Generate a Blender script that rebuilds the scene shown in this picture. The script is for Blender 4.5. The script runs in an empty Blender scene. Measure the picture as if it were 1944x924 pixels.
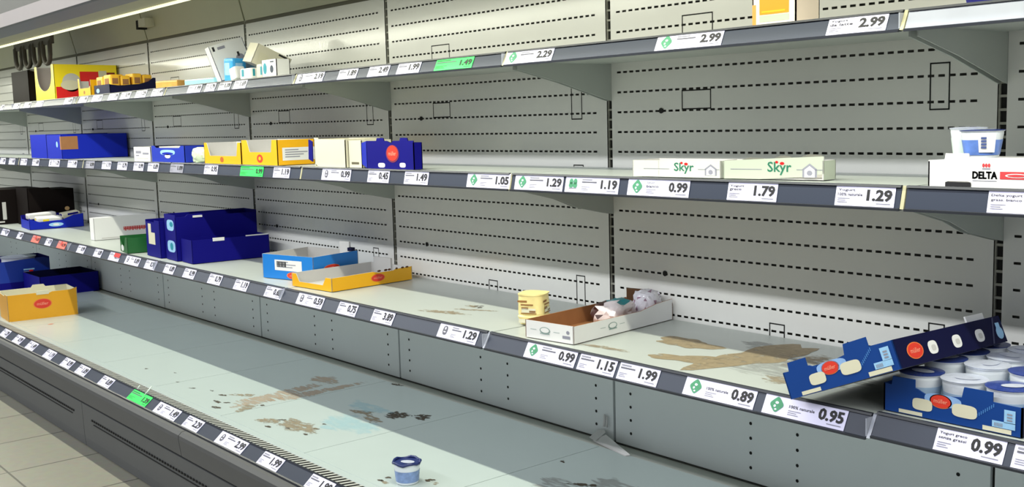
import bpy, bmesh, math, random
from mathutils import Vector, Matrix
random.seed(7)
SC = bpy.context.scene
COL = SC.collection
# ------------------------------------------------------------------ camera
cam_d = bpy.data.cameras.new('camera'); cam = bpy.data.objects.new('camera', cam_d); COL.objects.link(cam)
cam_d.sensor_width = 36.0; cam_d.lens = 37.43467; cam_d.clip_start = 0.02; cam_d.clip_end = 60
_r = (0.6420220, 0.7662080, -0.0270745); _u = (-0.0706001, 0.0942472, 0.9930423); _f = (-0.7634287, 0.6356436, -0.1146032)
cam.matrix_world = Matrix(((_r[0], _u[0], -_f[0], 1.151721), (_r[1], _u[1], -_f[1], -2.415126),
                           (_r[2], _u[2], -_f[2], 1.390684), (0, 0, 0, 1)))
SC.camera = cam
# ------------------------------------------------------------------ light and exposure
SC.view_settings.view_transform = 'Standard'; SC.view_settings.look = 'None'
SC.view_settings.gamma = 1.0; SC.view_settings.use_curve_mapping = False
SC.view_settings.exposure = 0.0
W = bpy.data.worlds.new('world'); SC.world = W; W.use_nodes = True
W.node_tree.nodes['Background'].inputs['Color'].default_value = (0.93, 0.97, 1.0, 1)
W.node_tree.nodes['Background'].inputs['Strength'].default_value = 0.31

def area(name, loc, direction, sx, sy, power, color, spread=180):
    d = bpy.data.lights.new(name, 'AREA'); d.shape = 'RECTANGLE'; d.size = sx; d.size_y = sy
    d.energy = power; d.color = color; d.spread = math.radians(spread)
    o = bpy.data.objects.new(name, d); COL.objects.link(o); o.location = loc
    z = -Vector(direction).normalized(); x = Vector((1, 0, 0)); y = z.cross(x).normalized(); x = y.cross(z)
    o.matrix_world = Matrix(((x.x, y.x, z.x, loc[0]), (x.y, y.y, z.y, loc[1]), (x.z, y.z, z.z, loc[2]), (0, 0, 0, 1)))
    return o
# the tube under the canopy's edge, and the rows of luminaires over the aisle
area('canopy_lamp', (-4.3, -0.768, 1.858), (0, 0.07, -0.99), 12.0, 0.024, 116, (1.0, 1.0, 0.82))
area('aisle_lamp', (-3.5, -5.7, 4.95), (0, 0.75, -0.66), 26.0, 0.20, 720, (0.96, 0.98, 1.0))

# ------------------------------------------------------------------ materials
def lin(c):
    c = c / 255.0
    return c / 12.92 if c <= 0.04045 else ((c + 0.055) / 1.055) ** 2.4
MATS = {}
def M(name, rgb=None, rough=0.5, metal=0.0, var=0.06, scale=14.0, bump=0.0, bscale=60.0, spec=0.5, coat=0.0, alpha=1.0):
    if name in MATS: return MATS[name]
    m = bpy.data.materials.new(name); m.use_nodes = True; MATS[name] = m
    nt = m.node_tree; b = nt.nodes['Principled BSDF']
    c = [lin(v) for v in rgb]
    tc = nt.nodes.new('ShaderNodeTexCoord'); n = nt.nodes.new('ShaderNodeTexNoise')
    n.inputs['Scale'].default_value = scale; n.inputs['Detail'].default_value = 4
    nt.links.new(tc.outputs['Object'], n.inputs['Vector'])
    mix = nt.nodes.new('ShaderNodeMix'); mix.data_type = 'RGBA'
    mix.inputs[6].default_value = (*[v * (1 - var) for v in c], 1)
    mix.inputs[7].default_value = (*[min(1, v * (1 + var)) for v in c], 1)
    nt.links.new(n.outputs['Fac'], mix.inputs[0]); nt.links.new(mix.outputs[2], b.inputs['Base Color'])
    b.inputs['Roughness'].default_value = rough; b.inputs['Metallic'].default_value = metal
    b.inputs['Specular IOR Level'].default_value = spec; b.inputs['Coat Weight'].default_value = coat
    b.inputs['Alpha'].default_value = alpha
    if bump:
        n2 = nt.nodes.new('ShaderNodeTexNoise'); n2.inputs['Scale'].default_value = bscale
        nt.links.new(tc.outputs['Object'], n2.inputs['Vector'])
        bp = nt.nodes.new('ShaderNodeBump'); bp.inputs['Strength'].default_value = bump; bp.inputs['Distance'].default_value = 0.01
        nt.links.new(n2.outputs['Fac'], bp.inputs['Height']); nt.links.new(bp.outputs['Normal'], b.inputs['Normal'])
    return m
def emis(name, rgb, strength):
    m = M(name, rgb); b = m.node_tree.nodes['Principled BSDF']
    b.inputs['Emission Color'].default_value = (*[lin(v) for v in rgb], 1); b.inputs['Emission Strength'].default_value = strength
    return m
WALL = M('wall_enamel', (228, 228, 224), 0.18, var=0.03, scale=3, bump=0.22, bscale=2.8)
SHELFM = M('shelf_enamel', (178, 184, 180), 0.35, var=0.03)
DECKM = M('deck_enamel', (184, 196, 195), 0.22, var=0.03, scale=5)
PANEL = M('lower_panel_enamel', (236, 241, 243), 0.4, var=0.03, scale=4)
GAP = M('dark_gap', (16, 16, 15), 0.8)
UPR = M('upright_metal', (150, 150, 140), 0.5)
TROUGH = M('trough_metal', (196, 198, 190), 0.4, var=0.1, scale=8)
RAIL = M('rail_plastic', (46, 53, 70), 0.38, var=0.06, scale=6, spec=0.35)
RAILD = M('rail_lip', (42, 45, 54), 0.4)
RAILL = M('rail_film', (160, 164, 178), 0.12, var=0.2, scale=9, coat=0.5)
BUMP = M('bumper_plastic', (86, 87, 88), 0.5, var=0.04, spec=0.3)
BASE = M('base_metal', (84, 86, 88), 0.5, var=0.05)
GRM = M('grille_metal', (186, 187, 182), 0.4)
TAGW = M('tag_paper', (226, 224, 255), 0.55, var=0.02, bump=0.06, bscale=30)
TAGG = M('tag_green', (40, 236, 96), 0.5, var=0.03)
TAGR = M('tag_red', (250, 112, 96), 0.5, var=0.04)
TAGY = M('tag_grey', (150, 150, 166), 0.4, var=0.06)
INK = M('ink_black', (22, 22, 28), 0.6)
INKG = M('ink_grey', (138, 138, 152), 0.6)
INKE = M('emblem_green', (66, 140, 104), 0.6, var=0.25, scale=120)
INKR = M('ink_red', (190, 40, 40), 0.6)
FLOORM = None
BLUE = M('card_blue', (18, 66, 160), 0.4, var=0.05)
BLUE2 = M('card_royal_blue', (10, 34, 168), 0.55, var=0.05, spec=0.2)
NAVY = M('card_navy', (8, 5, 116), 0.6, var=0.05, spec=0.15)
NAVYD = M('card_dark_navy', (8, 10, 52), 0.5, var=0.06, spec=0.2)
SKYB = M('card_bright_blue', (22, 122, 208), 0.4, var=0.04)
YEL = M('card_yellow', (236, 174, 14), 0.4, var=0.04)
YELD = M('card_deep_yellow', (238, 178, 16), 0.4, var=0.06)
LEM = M('card_lemon', (252, 226, 30), 0.4, var=0.04)
WHI = M('card_white', (226, 226, 226), 0.5, var=0.02)
CREAM = M('card_cream', (212, 208, 184), 0.55, var=0.04)
GREYC = M('card_grey', (196, 194, 192), 0.6, var=0.05)
BROWN = M('card_brown', (150, 102, 62), 0.75, var=0.12, scale=30)
TAN = M('card_tan', (196, 160, 108), 0.7, var=0.12, scale=25)
BLACK = M('card_black', (18, 12, 11), 0.6, var=0.2, spec=0.1)
RED = M('card_red', (222, 24, 28), 0.4, var=0.05)
LOGOR = M('logo_red', (214, 56, 40), 0.4, var=0.05)
LOGOT = M('logo_letters', (236, 146, 122), 0.5)
ORG = M('card_orange', (250, 146, 20), 0.4, var=0.05)
GRN = M('card_green', (20, 92, 40), 0.45, var=0.1)
LBL = M('pale_blue_print', (150, 196, 238), 0.45, var=0.25, scale=60)
TEAL = M('teal_print', (24, 140, 160), 0.4, var=0.1)
CUPW = M('cup_plastic', (226, 232, 240), 0.3, var=0.04)
FOIL = M('cup_foil', (40, 62, 140), 0.25, var=0.3, scale=90, coat=0.3)
FOILW = M('cup_foil_white', (206, 212, 232), 0.25, metal=0.2, var=0.2, scale=60)
CUPB = M('cup_print', (84, 120, 200), 0.35, var=0.5, scale=45)
CLEARP = M('clear_film', (226, 226, 234), 0.1, var=0.1, coat=0.6)
DKRED = M('dark_red_print', (120, 24, 24), 0.5)
PRINTB = M('print_brown', (140, 96, 48), 0.6, var=0.5, scale=50)
CANW = M('canopy_white', (206, 206, 204), 0.4, var=0.03)
CANG = M('canopy_grey', (84, 86, 94), 0.45, var=0.05)
CANK = M('canopy_liner', (200, 200, 172), 0.35, var=0.08, scale=3)
LAMP = emis('lamp_tube', (255, 252, 214), 1.1)

def floor_mat():
    m = bpy.data.materials.new('floor_tiles'); m.use_nodes = True; nt = m.node_tree; b = nt.nodes['Principled BSDF']
    tc = nt.nodes.new('ShaderNodeTexCoord'); mp = nt.nodes.new('ShaderNodeMapping')
    mp.inputs['Location'].default_value = (3.954, 1.30, 0)
    br = nt.nodes.new('ShaderNodeTexBrick'); br.offset = 0.0; br.inputs['Scale'].default_value = 1.0
    br.inputs['Brick Width'].default_value = 0.466; br.inputs['Row Height'].default_value = 0.466
    br.inputs['Mortar Size'].default_value = 0.005; br.inputs['Mortar Smooth'].default_value = 0.3
    br.inputs['Color1'].default_value = (*[lin(v) for v in (148, 146, 133)], 1)
    br.inputs['Color2'].default_value = (*[lin(v) for v in (143, 141, 127)], 1)
    br.inputs['Mortar'].default_value = (*[lin(v) for v in (86, 83, 76)], 1)
    n = nt.nodes.new('ShaderNodeTexNoise'); n.inputs['Scale'].default_value = 30; n.inputs['Detail'].default_value = 6
    mx = nt.nodes.new('ShaderNodeMix'); mx.data_type = 'RGBA'; mx.blend_type = 'MULTIPLY'; mx.inputs[0].default_value = 0.25
    nt.links.new(tc.outputs['Object'], mp.inputs[0]); nt.links.new(mp.outputs[0], br.inputs[0]); nt.links.new(tc.outputs['Object'], n.inputs[0])
    nt.links.new(br.outputs['Color'], mx.inputs[6]); nt.links.new(n.outputs['Color'], mx.inputs[7])
    nt.links.new(mx.outputs[2], b.inputs['Base Color']); b.inputs['Roughness'].default_value = 0.35
    return m
def stain_mat(name, c1, c2, scale, lo, hi, stretch=(1, 1, 1), amax=0.85):
    m = bpy.data.materials.new(name); m.use_nodes = True; nt = m.node_tree; b = nt.nodes['Principled BSDF']
    tc = nt.nodes.new('ShaderNodeTexCoord'); mp = nt.nodes.new('ShaderNodeMapping'); mp.inputs['Scale'].default_value = stretch
    n = nt.nodes.new('ShaderNodeTexNoise'); n.inputs['Scale'].default_value = scale; n.inputs['Detail'].default_value = 5
    rp = nt.nodes.new('ShaderNodeMapRange'); rp.inputs[1].default_value = lo; rp.inputs[2].default_value = hi
    rp.inputs[4].default_value = amax
    nt.links.new(tc.outputs['Object'], mp.inputs[0]); nt.links.new(mp.outputs[0], n.inputs[0])
    at = nt.nodes.new('ShaderNodeAttribute'); at.attribute_name = 'fade'
    ad = nt.nodes.new('ShaderNodeMath'); ad.operation = 'MULTIPLY_ADD'; ad.inputs[1].default_value = 0.45
    nt.links.new(at.outputs['Fac'], ad.inputs[0]); nt.links.new(n.outputs['Fac'], ad.inputs[2])
    sb = nt.nodes.new('ShaderNodeMath'); sb.operation = 'SUBTRACT'; sb.inputs[1].default_value = 0.34
    nt.links.new(ad.outputs[0], sb.inputs[0]); nt.links.new(sb.outputs[0], rp.inputs[0])
    nt.links.new(rp.outputs[0], b.inputs['Alpha'])
    n2 = nt.nodes.new('ShaderNodeTexNoise'); n2.inputs['Scale'].default_value = scale * 1.7
    nt.links.new(tc.outputs['Object'], n2.inputs[0])
    mx = nt.nodes.new('ShaderNodeMix'); mx.data_type = 'RGBA'
    mx.inputs[6].default_value = (*[lin(v) for v in c1], 1); mx.inputs[7].default_value = (*[lin(v) for v in c2], 1)
    nt.links.new(n2.outputs['Fac'], mx.inputs[0]); nt.links.new(mx.outputs[2], b.inputs['Base Color'])
    b.inputs['Roughness'].default_value = 0.6
    return m
ST_BROWN = stain_mat('stain_brown', (172, 158, 130), (112, 96, 78), 40, 0.42, 0.62, (1, 2.2, 1), 0.72)
ST_DARK = stain_mat('stain_dark', (86, 72, 56), (44, 40, 34), 55, 0.46, 0.60, (1, 1.8, 1), 0.95)
ST_PALE = stain_mat('stain_pale', (192, 172, 150), (158, 138, 118), 26, 0.42, 0.60, (0.5, 3, 1), 0.6)
ST_BLUE = stain_mat('stain_blue', (170, 214, 226), (140, 196, 214), 18, 0.36, 0.62, (1, 2, 1), 0.3)
ST_GREY = stain_mat('stain_grey', (170, 172, 170), (140, 142, 140), 24, 0.45, 0.62, (0.6, 2.5, 1), 0.55)
ST_CARD = stain_mat('stain_cardboard', (168, 152, 122), (118, 104, 82), 34, 0.30, 0.55, (1, 1.6, 1), 0.92)

# ------------------------------------------------------------------ mesh helpers
GLYPH = {}
def glyphs(s, bold=False):
    key = s; s = (s, bold)
    if s not in GLYPH:
        cu = bpy.data.curves.new('t', 'FONT'); cu.body = key; cu.size = 1.0; cu.resolution_u = 2; cu.offset = 0.034 if bold else 0.012
        ob = bpy.data.objects.new('t', cu); me = bpy.data.meshes.new_from_object(ob)
        vs = [(v.co.x, v.co.y) for v in me.vertices]; fs = [tuple(p.vertices) for p in me.polygons]
        xs = [v[0] for v in vs] or [0, 1]; ys = [v[1] for v in vs] or [0, 1]
        GLYPH[s] = (vs, fs, min(xs), max(xs), min(ys), max(ys))
        bpy.data.objects.remove(ob); bpy.data.curves.remove(cu); bpy.data.meshes.remove(me)
    return GLYPH[s]
class MB:
    def __init__(s): s.v = []; s.f = []; s.m = []; s.sm = []
    def add(s, vs, fs, mi=0, smooth=False):
        o = len(s.v); s.v += [tuple(v) for v in vs]
        for f in fs: s.f.append(tuple(o + i for i in f)); s.m.append(mi); s.sm.append(smooth)
    def box(s, a, b, mi=0):
        (x0, y0, z0), (x1, y1, z1) = a, b
        s.add([(x0, y0, z0), (x1, y0, z0), (x1, y1, z0), (x0, y1, z0), (x0, y0, z1), (x1, y0, z1), (x1, y1, z1), (x0, y1, z1)],
              [(0, 3, 2, 1), (4, 5, 6, 7), (0, 1, 5, 4), (1, 2, 6, 5), (2, 3, 7, 6), (3, 0, 4, 7)], mi)
    def prof(s, pts, x0, x1, mi=0, close=True, mis=None):
        """a (y, z) profile swept along x"""
        n = len(pts); vs = [(x0, y, z) for y, z in pts] + [(x1, y, z) for y, z in pts]
        rng = range(n if close else n - 1)
        for i in rng: s.add([vs[i], vs[(i + 1) % n], vs[n + (i + 1) % n], vs[n + i]], [(0, 1, 2, 3)], mis[i] if mis else mi)
        if close: s.add(vs[:n], [tuple(range(n))], mi); s.add(vs[n:], [tuple(reversed(range(n)))], mi)
    def wall(s, poly, org, ux, out, t, mo=0, mi_=1):
        """extrude a polygon of (along, up); outer face mo, rest mi_"""
        org = Vector(org); ux = Vector(ux); out = Vector(out).normalized(); up = Vector((0, 0, 1)) if len(s_up) == 0 else s_up[-1]
        a = [org + ux * p[0] + up * p[1] for p in poly]; b = [q - out * t for q in a]; n = len(a)
        s.add(a, [tuple(range(n))], mo); s.add(b, [tuple(reversed(range(n)))], mi_)
        for i in range(n): s.add([a[i], b[i], b[(i + 1) % n], a[(i + 1) % n]], [(0, 1, 2, 3)], mi_)
    def poly(s, pts, mi=0): s.add(pts, [tuple(range(len(pts)))], mi)
    def text(s, string, org, ux, uy, width, height, mi=0, bold=False):
        vs, fs, x0, x1, y0, y1 = glyphs(string, bold)
        if not vs: return
        org = Vector(org); ux = Vector(ux); uy = Vector(uy)
        k = height / (y1 - y0); kx = (width / (x1 - x0)) if width else k
        s.add([org + ux * ((v[0] - x0) * kx) + uy * ((v[1] - y0) * k) for v in vs], fs, mi)
    def ell(s, c, ux, uy, rx, ry, mi=0, n=28, e=1.0):
        c = Vector(c); ux = Vector(ux); uy = Vector(uy); pts = []
        for i in range(n):
            a = 2 * math.pi * i / n; ca, sa = math.cos(a), math.sin(a)
            pts.append(c + ux * rx * math.copysign(abs(ca) ** e, ca) + uy * ry * math.copysign(abs(sa) ** e, sa))
        s.add(pts, [tuple(range(n))], mi)
    def tube(s, pts, r, mi=0, n=8):
        pts = [Vector(p) for p in pts]; rings = []
        for i, p in enumerate(pts):
            d = (pts[min(i + 1, len(pts) - 1)] - pts[max(i - 1, 0)]).normalized()
            a = d.orthogonal().normalized(); b = d.cross(a)
            if rings:
                pa = prev - d * prev.dot(d)
                if pa.length > 1e-6: a = pa.normalized(); b = d.cross(a)
            prev = a
            rings.append([p + (a * math.cos(2 * math.pi * k / n) + b * math.sin(2 * math.pi * k / n)) * r for k in range(n)])
        vs = [v for rg in rings for v in rg]; fs = []
        for i in range(len(rings) - 1):
            for k in range(n): fs.append((i * n + k, i * n + (k + 1) % n, (i + 1) * n + (k + 1) % n, (i + 1) * n + k))
        fs += [tuple(reversed(range(n))), tuple((len(rings) - 1) * n + k for k in range(n))]
        s.add(vs, fs, mi, True)
    def lathe(s, prof, mi=0, n=32, e=1.0, cap=True, mis=None, c=(0, 0, 0)):
        vs = []
        for r, z in prof:
            for k in range(n):
                a = 2 * math.pi * k / n; ca, sa = math.cos(a), math.sin(a)
                vs.append((c[0] + r * math.copysign(abs(ca) ** e, ca), c[1] + r * math.copysign(abs(sa) ** e, sa), c[2] + z))
        for i in range(len(prof) - 1):
            s.add([vs[j] for j in range(i * n, (i + 2) * n)], [(k, (k + 1) % n, n + (k + 1) % n, n + k) for k in range(n)], mis[i] if mis else mi, True)
        if cap:
            s.add(vs[:n], [tuple(reversed(range(n)))], mis[0] if mis else mi); s.add(vs[-n:], [tuple(range(n))], mis[-1] if mis else mi)
    def build(s, name, mats, parent=None):
        me = bpy.data.meshes.new(name); me.from_pydata(s.v, [], s.f); me.update()
        for m in (mats if isinstance(mats, (list, tuple)) else [mats]): me.materials.append(m)
        me.polygons.foreach_set('material_index', s.m); me.polygons.foreach_set('use_smooth', s.sm)
        o = bpy.data.objects.new(name, me); COL.objects.link(o)
        if parent: o.parent = parent
        return o
s_up = []
def tag(o, label, cat, group=None):
    o['label'] = label; o['category'] = cat
    if group: o['group'] = group
    return o
def thing(name, label, cat, loc=(0, 0, 0), rz=0.0, group=None, rot=None):
    o = bpy.data.objects.new(name, None); COL.objects.link(o); o.empty_display_size = 0.05
    o.location = loc; o.rotation_euler = rot or (0, 0, rz)
    return tag(o, label, cat, group)
def struct(o): o['kind'] = 'structure'; return o
def copy_tree(o, parent=None):
    c = o.copy(); COL.objects.link(c)
    if parent: c.parent = parent
    for ch in list(o.children): copy_tree(ch, c)
    return c

# ------------------------------------------------------------------ levels (floor z = 0), bays of 1.25 m along the wall
BAY = 1.25; BAYS = list(range(-1, 8))           # bay b spans x from -BAY*(b+1) to -BAY*b
XL, XR = -BAY * 8, BAY
ZT, ZM, ZL, ZD = 1.588, 1.237, 0.7795, 0.337
# ------------------------------------------------------------------ floor
fb = MB(); fb.box((-14, -5.5, -0.05), (4.5, 0.4, 0.0)); struct(fb.build('floor', floor_mat()))
# ------------------------------------------------------------------ the refrigerated case
ORD = ['first', 'second', 'third', 'fourth', 'fifth', 'sixth', 'seventh', 'eighth', 'ninth', 'tenth', 'eleventh', 'twelfth', 'thirteenth']
case = thing('refrigerated_case', 'long open refrigerated wall case with perforated back, grey bumper and overhead canopy', 'display case', (0, 0, 0))
ROW0, RSP = 1.2838, 0.0617
rows = [ROW0 - RSP * r for r in range(-9, 9)]
def back_panel_mesh():
    x0, x1, z0, z1 = 0.011, BAY - 0.011, 0.755, 1.895
    pitch, sl, sh = 0.0265, 0.0165, 0.0062
    ns = 44; s0 = 0.036
    xs = [x0]
    for i in range(ns): xs += [s0 + i * pitch, s0 + i * pitch + sl]
    xs += [x1]
    zs = [z0]
    for z in sorted(rows): zs += [z - sh / 2, z + sh / 2]
    zs += [z1]
    b = MB(); nx, nz = len(xs), len(zs)
    vs = [(x, 0.0, z) for z in zs for x in xs]; fs = []
    for j in range(nz - 1):
        for i in range(nx - 1):
            if j % 2 == 1 and i % 2 == 1: continue
            a = j * nx + i; fs.append((a, a + 1, a + nx + 1, a + nx))
    b.add(vs, fs, 0)
    def frame(u0, u1, za, zb, open_bottom=False, t=0.0035):
        e = -0.0006
        rc = [(u0, zb - t, u1, zb), (u0, za, u0 + t, zb), (u1 - t, za, u1, zb)]
        if not open_bottom: rc.append((u0, za, u1, za + t))
        for a, c, d, f in rc: b.add([(a, e, c), (d, e, c), (d, e, f), (a, e, f)], [(0, 1, 2, 3)], 1)
    frame(0.300, 0.410, 1.409, 1.466); frame(0.303, 0.418, 1.60, 1.682)
    frame(1.075, 1.126, 1.388, 1.500); frame(1.08, 1.128, 1.20, 1.241); frame(1.082, 1.125, 0.77, 0.874); frame(0.612, 0.664, 0.77, 0.813)
    return b
bp = back_panel_mesh().build('back_panel', [WALL, GAP], case)
for u, z in ((0.220, 1.408), (0.228, 0.915)):
    q = MB(); q.prof([(0.0, -0.006), (-0.002, -0.0055), (-0.002, 0.0055), (0.0, 0.006)], -0.0075, 0.0075); q.ell((0, -0.0022, 0), (1, 0, 0), (0, 0, 1), 0.0085, 0.0085, 0, 14)
    po = q.build('wall_plug', GAP, bp); po.location = (u, -0.0003, z)
bp.location = (-BAY * (BAYS[0] + 1), 0, 0)
lp = MB(); lp.box((0.0055, 0.0, 0.3385), (BAY - 0.0055, 0.015, 0.7548)); lp.box((-0.0055, 0.012, 0.3385), (0.0055, 0.014, 0.7548), 1)
for u in (0.074, 0.548, 0.706, 1.166):
    for k in range(9):
        lp.ell((u, -0.0006, 0.380 + 0.0436 * k), (1, 0, 0), (0, 0, 1), 0.0050, 0.0050, 1, 10)
lpo = lp.build('lower_panel', [PANEL, GAP], case); lpo.location = bp.location
tp = MB(); tp.prof([(0.0, 1.912), (-0.012, 1.96), (-0.05, 2.12), (-0.03, 2.12), (0.012, 1.96), (0.02, 1.912)], 0.007, BAY - 0.007)
tpo = tp.build('liner_panel', CANK, case); tpo.location = bp.location
for b in BAYS[1:]:
    for o in (bp, lpo, tpo):
        c = copy_tree(o, case); c.location = (-BAY * (b + 1), 0, 0)
# uprights: slotted channels in the gaps
up = MB(); up.box((-0.0105, 0.010, 0.755), (0.0105, 0.022, 2.0), 1)
z = 0.77
while z < 1.99:
    up.box((-0.0105, 0.004, z), (-0.0065, 0.010, z + 0.03), 0); up.box((-0.0105, 0.0035, z + 0.025), (0.0105, 0.010, z + 0.0309), 0); z += 0.0309
upo = up.build('upright', [UPR, GAP], case)
for k in range(0, 9):
    if k == 0: continue
    c = upo.copy(); COL.objects.link(c); c.location = (-BAY * k, 0, 0)
pl = MB(); pl.box((XL, 0.045, 0.30), (XR, 0.06, 2.15)); pl.build('rear_plenum', M('plenum_grey', (150, 150, 142), 0.8), case)
dj = MB(); dj.box((XL, 0.006, 1.893), (XR, 0.02, 1.914)); dj.build('panel_joint', M('joint_metal', (110, 108, 92), 0.6), case)
# lower body under the deck
bd = MB(); bd.box((XL, -0.90, 0.02), (XR, 0.05, 0.318)); bd.build('case_body', BASE, case)
tr = MB(); tr.box((XL, -0.066, 0.318), (XR, 0.0, 0.3325)); tr.box((XL, -0.002, 0.3325), (XR, 0.002, 0.3365), 1); tr.build('rear_trough', [TROUGH, M('joint_dark', (70, 70, 66), 0.7)], case)
# air grille: thin slats between dark slots
g = MB(); g.prof([(-0.829, 0.336), (-0.829, 0.318), (-0.886, 0.318), (-0.886, 0.342)], XL, XR, 1)
g.build('grille_channel', [GRM, GAP], case)
g = MB(); x = XL
while x < XR:
    g.add([(x, -0.829, 0.3385), (x + 0.0125, -0.829, 0.3385), (x + 0.0125, -0.886, 0.3445), (x, -0.886, 0.3445)], [(0, 3, 2, 1)], 0); x += 0.0245
g.build('air_grille', GRM, case)
fl = MB(); fl.prof([(-0.8285, 0.320), (-0.8285, 0.333), (-0.825, 0.3382), (-0.801, 0.3382), (-0.7995, 0.334), (-0.7995, 0.320)], XL, XR); fl.build('front_lip', DECKM, case)
rl = MB()
rl.prof([(-0.885, 0.345), (-0.925, 0.312), (-0.925, 0.300), (-0.885, 0.300)], XL, XR, 0)
rl.prof([(-0.882, 0.347), (-0.888, 0.348), (-0.889, 0.345), (-0.884, 0.340)], XL, XR, 1)
rl.prof([(-0.925, 0.314), (-0.930, 0.312), (-0.930, 0.300), (-0.922, 0.300)], XL, XR, 1)
rl.build('price_rail', [RAIL, RAILD], case)
k = 0
x = XR
seams = [XR, -2.515, -5.03, -7.55, XL]
for a, b_ in zip(seams[1:], seams[:-1]):
    bm = MB(); bm.prof([(-0.929, 0.305), (-0.944, 0.303), (-0.956, 0.292), (-0.958, 0.278), (-0.950, 0.214), (-0.944, 0.209), (-0.90, 0.209), (-0.90, 0.305)], a + 0.002, b_ - 0.002)
    bm.build('bumper_panel', BUMP, case)
seams = [XR, -1.12, -3.63, -6.14, -8.65, XL]
for a, b_ in zip(seams[1:], seams[:-1]):
    bm = MB(); bm.prof([(-0.943, 0.201), (-0.938, 0.045), (-0.934, 0.004), (-0.90, 0.004), (-0.90, 0.201)], a + 0.002, b_ - 0.002)
    bm.box((a + 0.14, -0.9445, 0.126), (b_ - 0.14, -0.93, 0.1285), 1)
    xx = a + 0.12
    while xx < b_ - 0.12:
        bm.box((xx, -0.9447, 0.140), (xx + 0.013, -0.93, 0.1475), 1); xx += 0.026
    bm.build('base_panel', [BASE, GAP], case)
# canopy
cn = MB()
cn.prof([(-0.748, 1.873), (-0.835, 1.886), (-0.835, 1.91), (-0.748, 1.90)], XL, XR, 0)
cn.prof([(-0.835, 1.885), (-0.945, 1.892), (-0.955, 1.896), (-0.957, 1.92), (-0.835, 1.92)], XL, XR, 1)
cn.prof([(-0.957, 1.897), (-0.962, 1.958), (-0.93, 1.958), (-0.93, 1.90)], XL, XR, 2)
cn.prof([(-0.962, 1.958), (-1.02, 2.02), (-1.02, 2.30), (-0.05, 2.30), (-0.05, 2.12), (-0.66, 2.04), (-0.745, 1.90), (-0.93, 1.92), (-0.93, 1.958)], XL, XR, 3)
can = cn.build('canopy', [M('canopy_underside_shaded', (150, 146, 112), 0.5, var=0.12, scale=4), CANG, M('canopy_fascia', (222, 214, 210), 0.4, var=0.03), CANW], case)  # underside is the liner khaki darkened: its unlit shade is in the colour
lt = MB(); lt.tube([(XL, -0.748, 1.868), (XR, -0.748, 1.868)], 0.006, 0, 8); lt.build('lamp_tube', LAMP, can)
# end panels closing the case
for x in (XL, XR):
    eb = MB(); eb.prof([(0.05, 0.0), (-0.93, 0.0), (-0.93, 0.33), (-0.55, 0.40), (-0.50, 1.9), (-0.95, 1.95), (-0.95, 2.3), (0.05, 2.3)], x - 0.01 if x < 0 else x, x if x < 0 else x + 0.01)
    eb.build('end_panel', CANW, case)
# deck plates, half a bay each
def blob_object(m, cx, cy, rx, ry, rot, z, seed, parent, hard=False, n=36, rag=0.35):
    rg = random.Random(seed); ph = [rg.uniform(0, 6.28) for _ in range(4)]; vs = [(cx, cy, z)]; fade = [1.0]
    rings = ((0.55, 1.0), (0.82, 0.7), (1.08, 0.0))
    for q, fd in rings:
        for i in range(n):
            a = 2 * math.pi * i / n
            r = q * (1 + rag * (0.5 * math.sin(2 * a + ph[0]) + 0.35 * math.sin(3 * a + ph[1]) + 0.3 * math.sin(5 * a + ph[2]) + 0.2 * math.sin(9 * a + ph[3])))
            px, py = rx * r * math.cos(a), ry * r * math.sin(a)
            vs.append((cx + px * math.cos(rot) - py * math.sin(rot), cy + px * math.sin(rot) + py * math.cos(rot), z)); fade.append(1.0 if hard else fd)
    fs = [(0, 1 + i, 1 + (i + 1) % n) for i in range(n)]
    for k in range(2):
        for i in range(n): fs.append((1 + k * n + i, 1 + (k + 1) * n + i, 1 + (k + 1) * n + (i + 1) % n, 1 + k * n + (i + 1) % n))
    me = bpy.data.meshes.new('stain'); me.from_pydata(vs, [], fs); me.update(); me.materials.append(m)
    at = me.attributes.new('fade', 'FLOAT', 'POINT'); at.data.foreach_set('value', fade)
    o = bpy.data.objects.new('stain', me); COL.objects.link(o); o.parent = parent; return o
DECK = {}
def deck_words(i):
    n = i + 1
    if n == 1: return 'white steel deck plate at the right end of the bottom deck'
    if n == 6: return 'white steel deck plate with one small tub standing on it'
    if n == 7: return 'white steel deck plate with brown spills and a pale blue smear'
    if n == 8: return 'white steel deck plate with long pale brown drip streaks'
    if n == 5: return 'white steel deck plate with the bent metal strip in its rear corner'
    if n == 12: return 'white steel deck plate under the yellow carton on the bottom deck'
    return 'bare white steel plate of the bottom deck, ' + {2: 'second', 3: 'third', 4: 'fourth', 9: 'ninth', 10: 'tenth', 11: 'eleventh', 13: 'thirteenth', 14: 'fourteenth'}.get(n, 'fifteenth') + ' from right end'
for i in range(-1, 15):
    xa, xb = -0.625 * (i + 1), -0.625 * i
    n = i + 2
    m = MB(); t = 0.0015
    m.prof([(-0.7985, 0.332), (-0.796, ZD), (-0.070, ZD), (-0.066, 0.333), (-0.066, 0.320), (-0.7985, 0.320)], xa + t, xb - t)
    o = m.build('deck_plate', DECKM); DECK[i] = o
    tag(o, 'x', 'deck plate', 'steel plates of the bottom deck')
dl = {-1: 'white steel deck plate at the right end of the bottom deck, past the upright', 0: 'white steel deck plate under the tilted blue tray',
      1: 'white steel deck plate right of the bent metal strip', 2: 'white steel deck plate holding the small tub, left of the bent strip',
      3: 'white steel deck plate with brown spills and a pale blue smear', 4: 'white steel deck plate with long pale brown drip streaks',
      5: 'white steel deck plate left of the brown streaks, with a few specks', 6: 'clean white deck plate, third plate right of the yellow carton',
      7: 'clean white deck plate, second plate right of the yellow carton', 8: 'white deck plate touching the right front of the yellow carton'}
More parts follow.
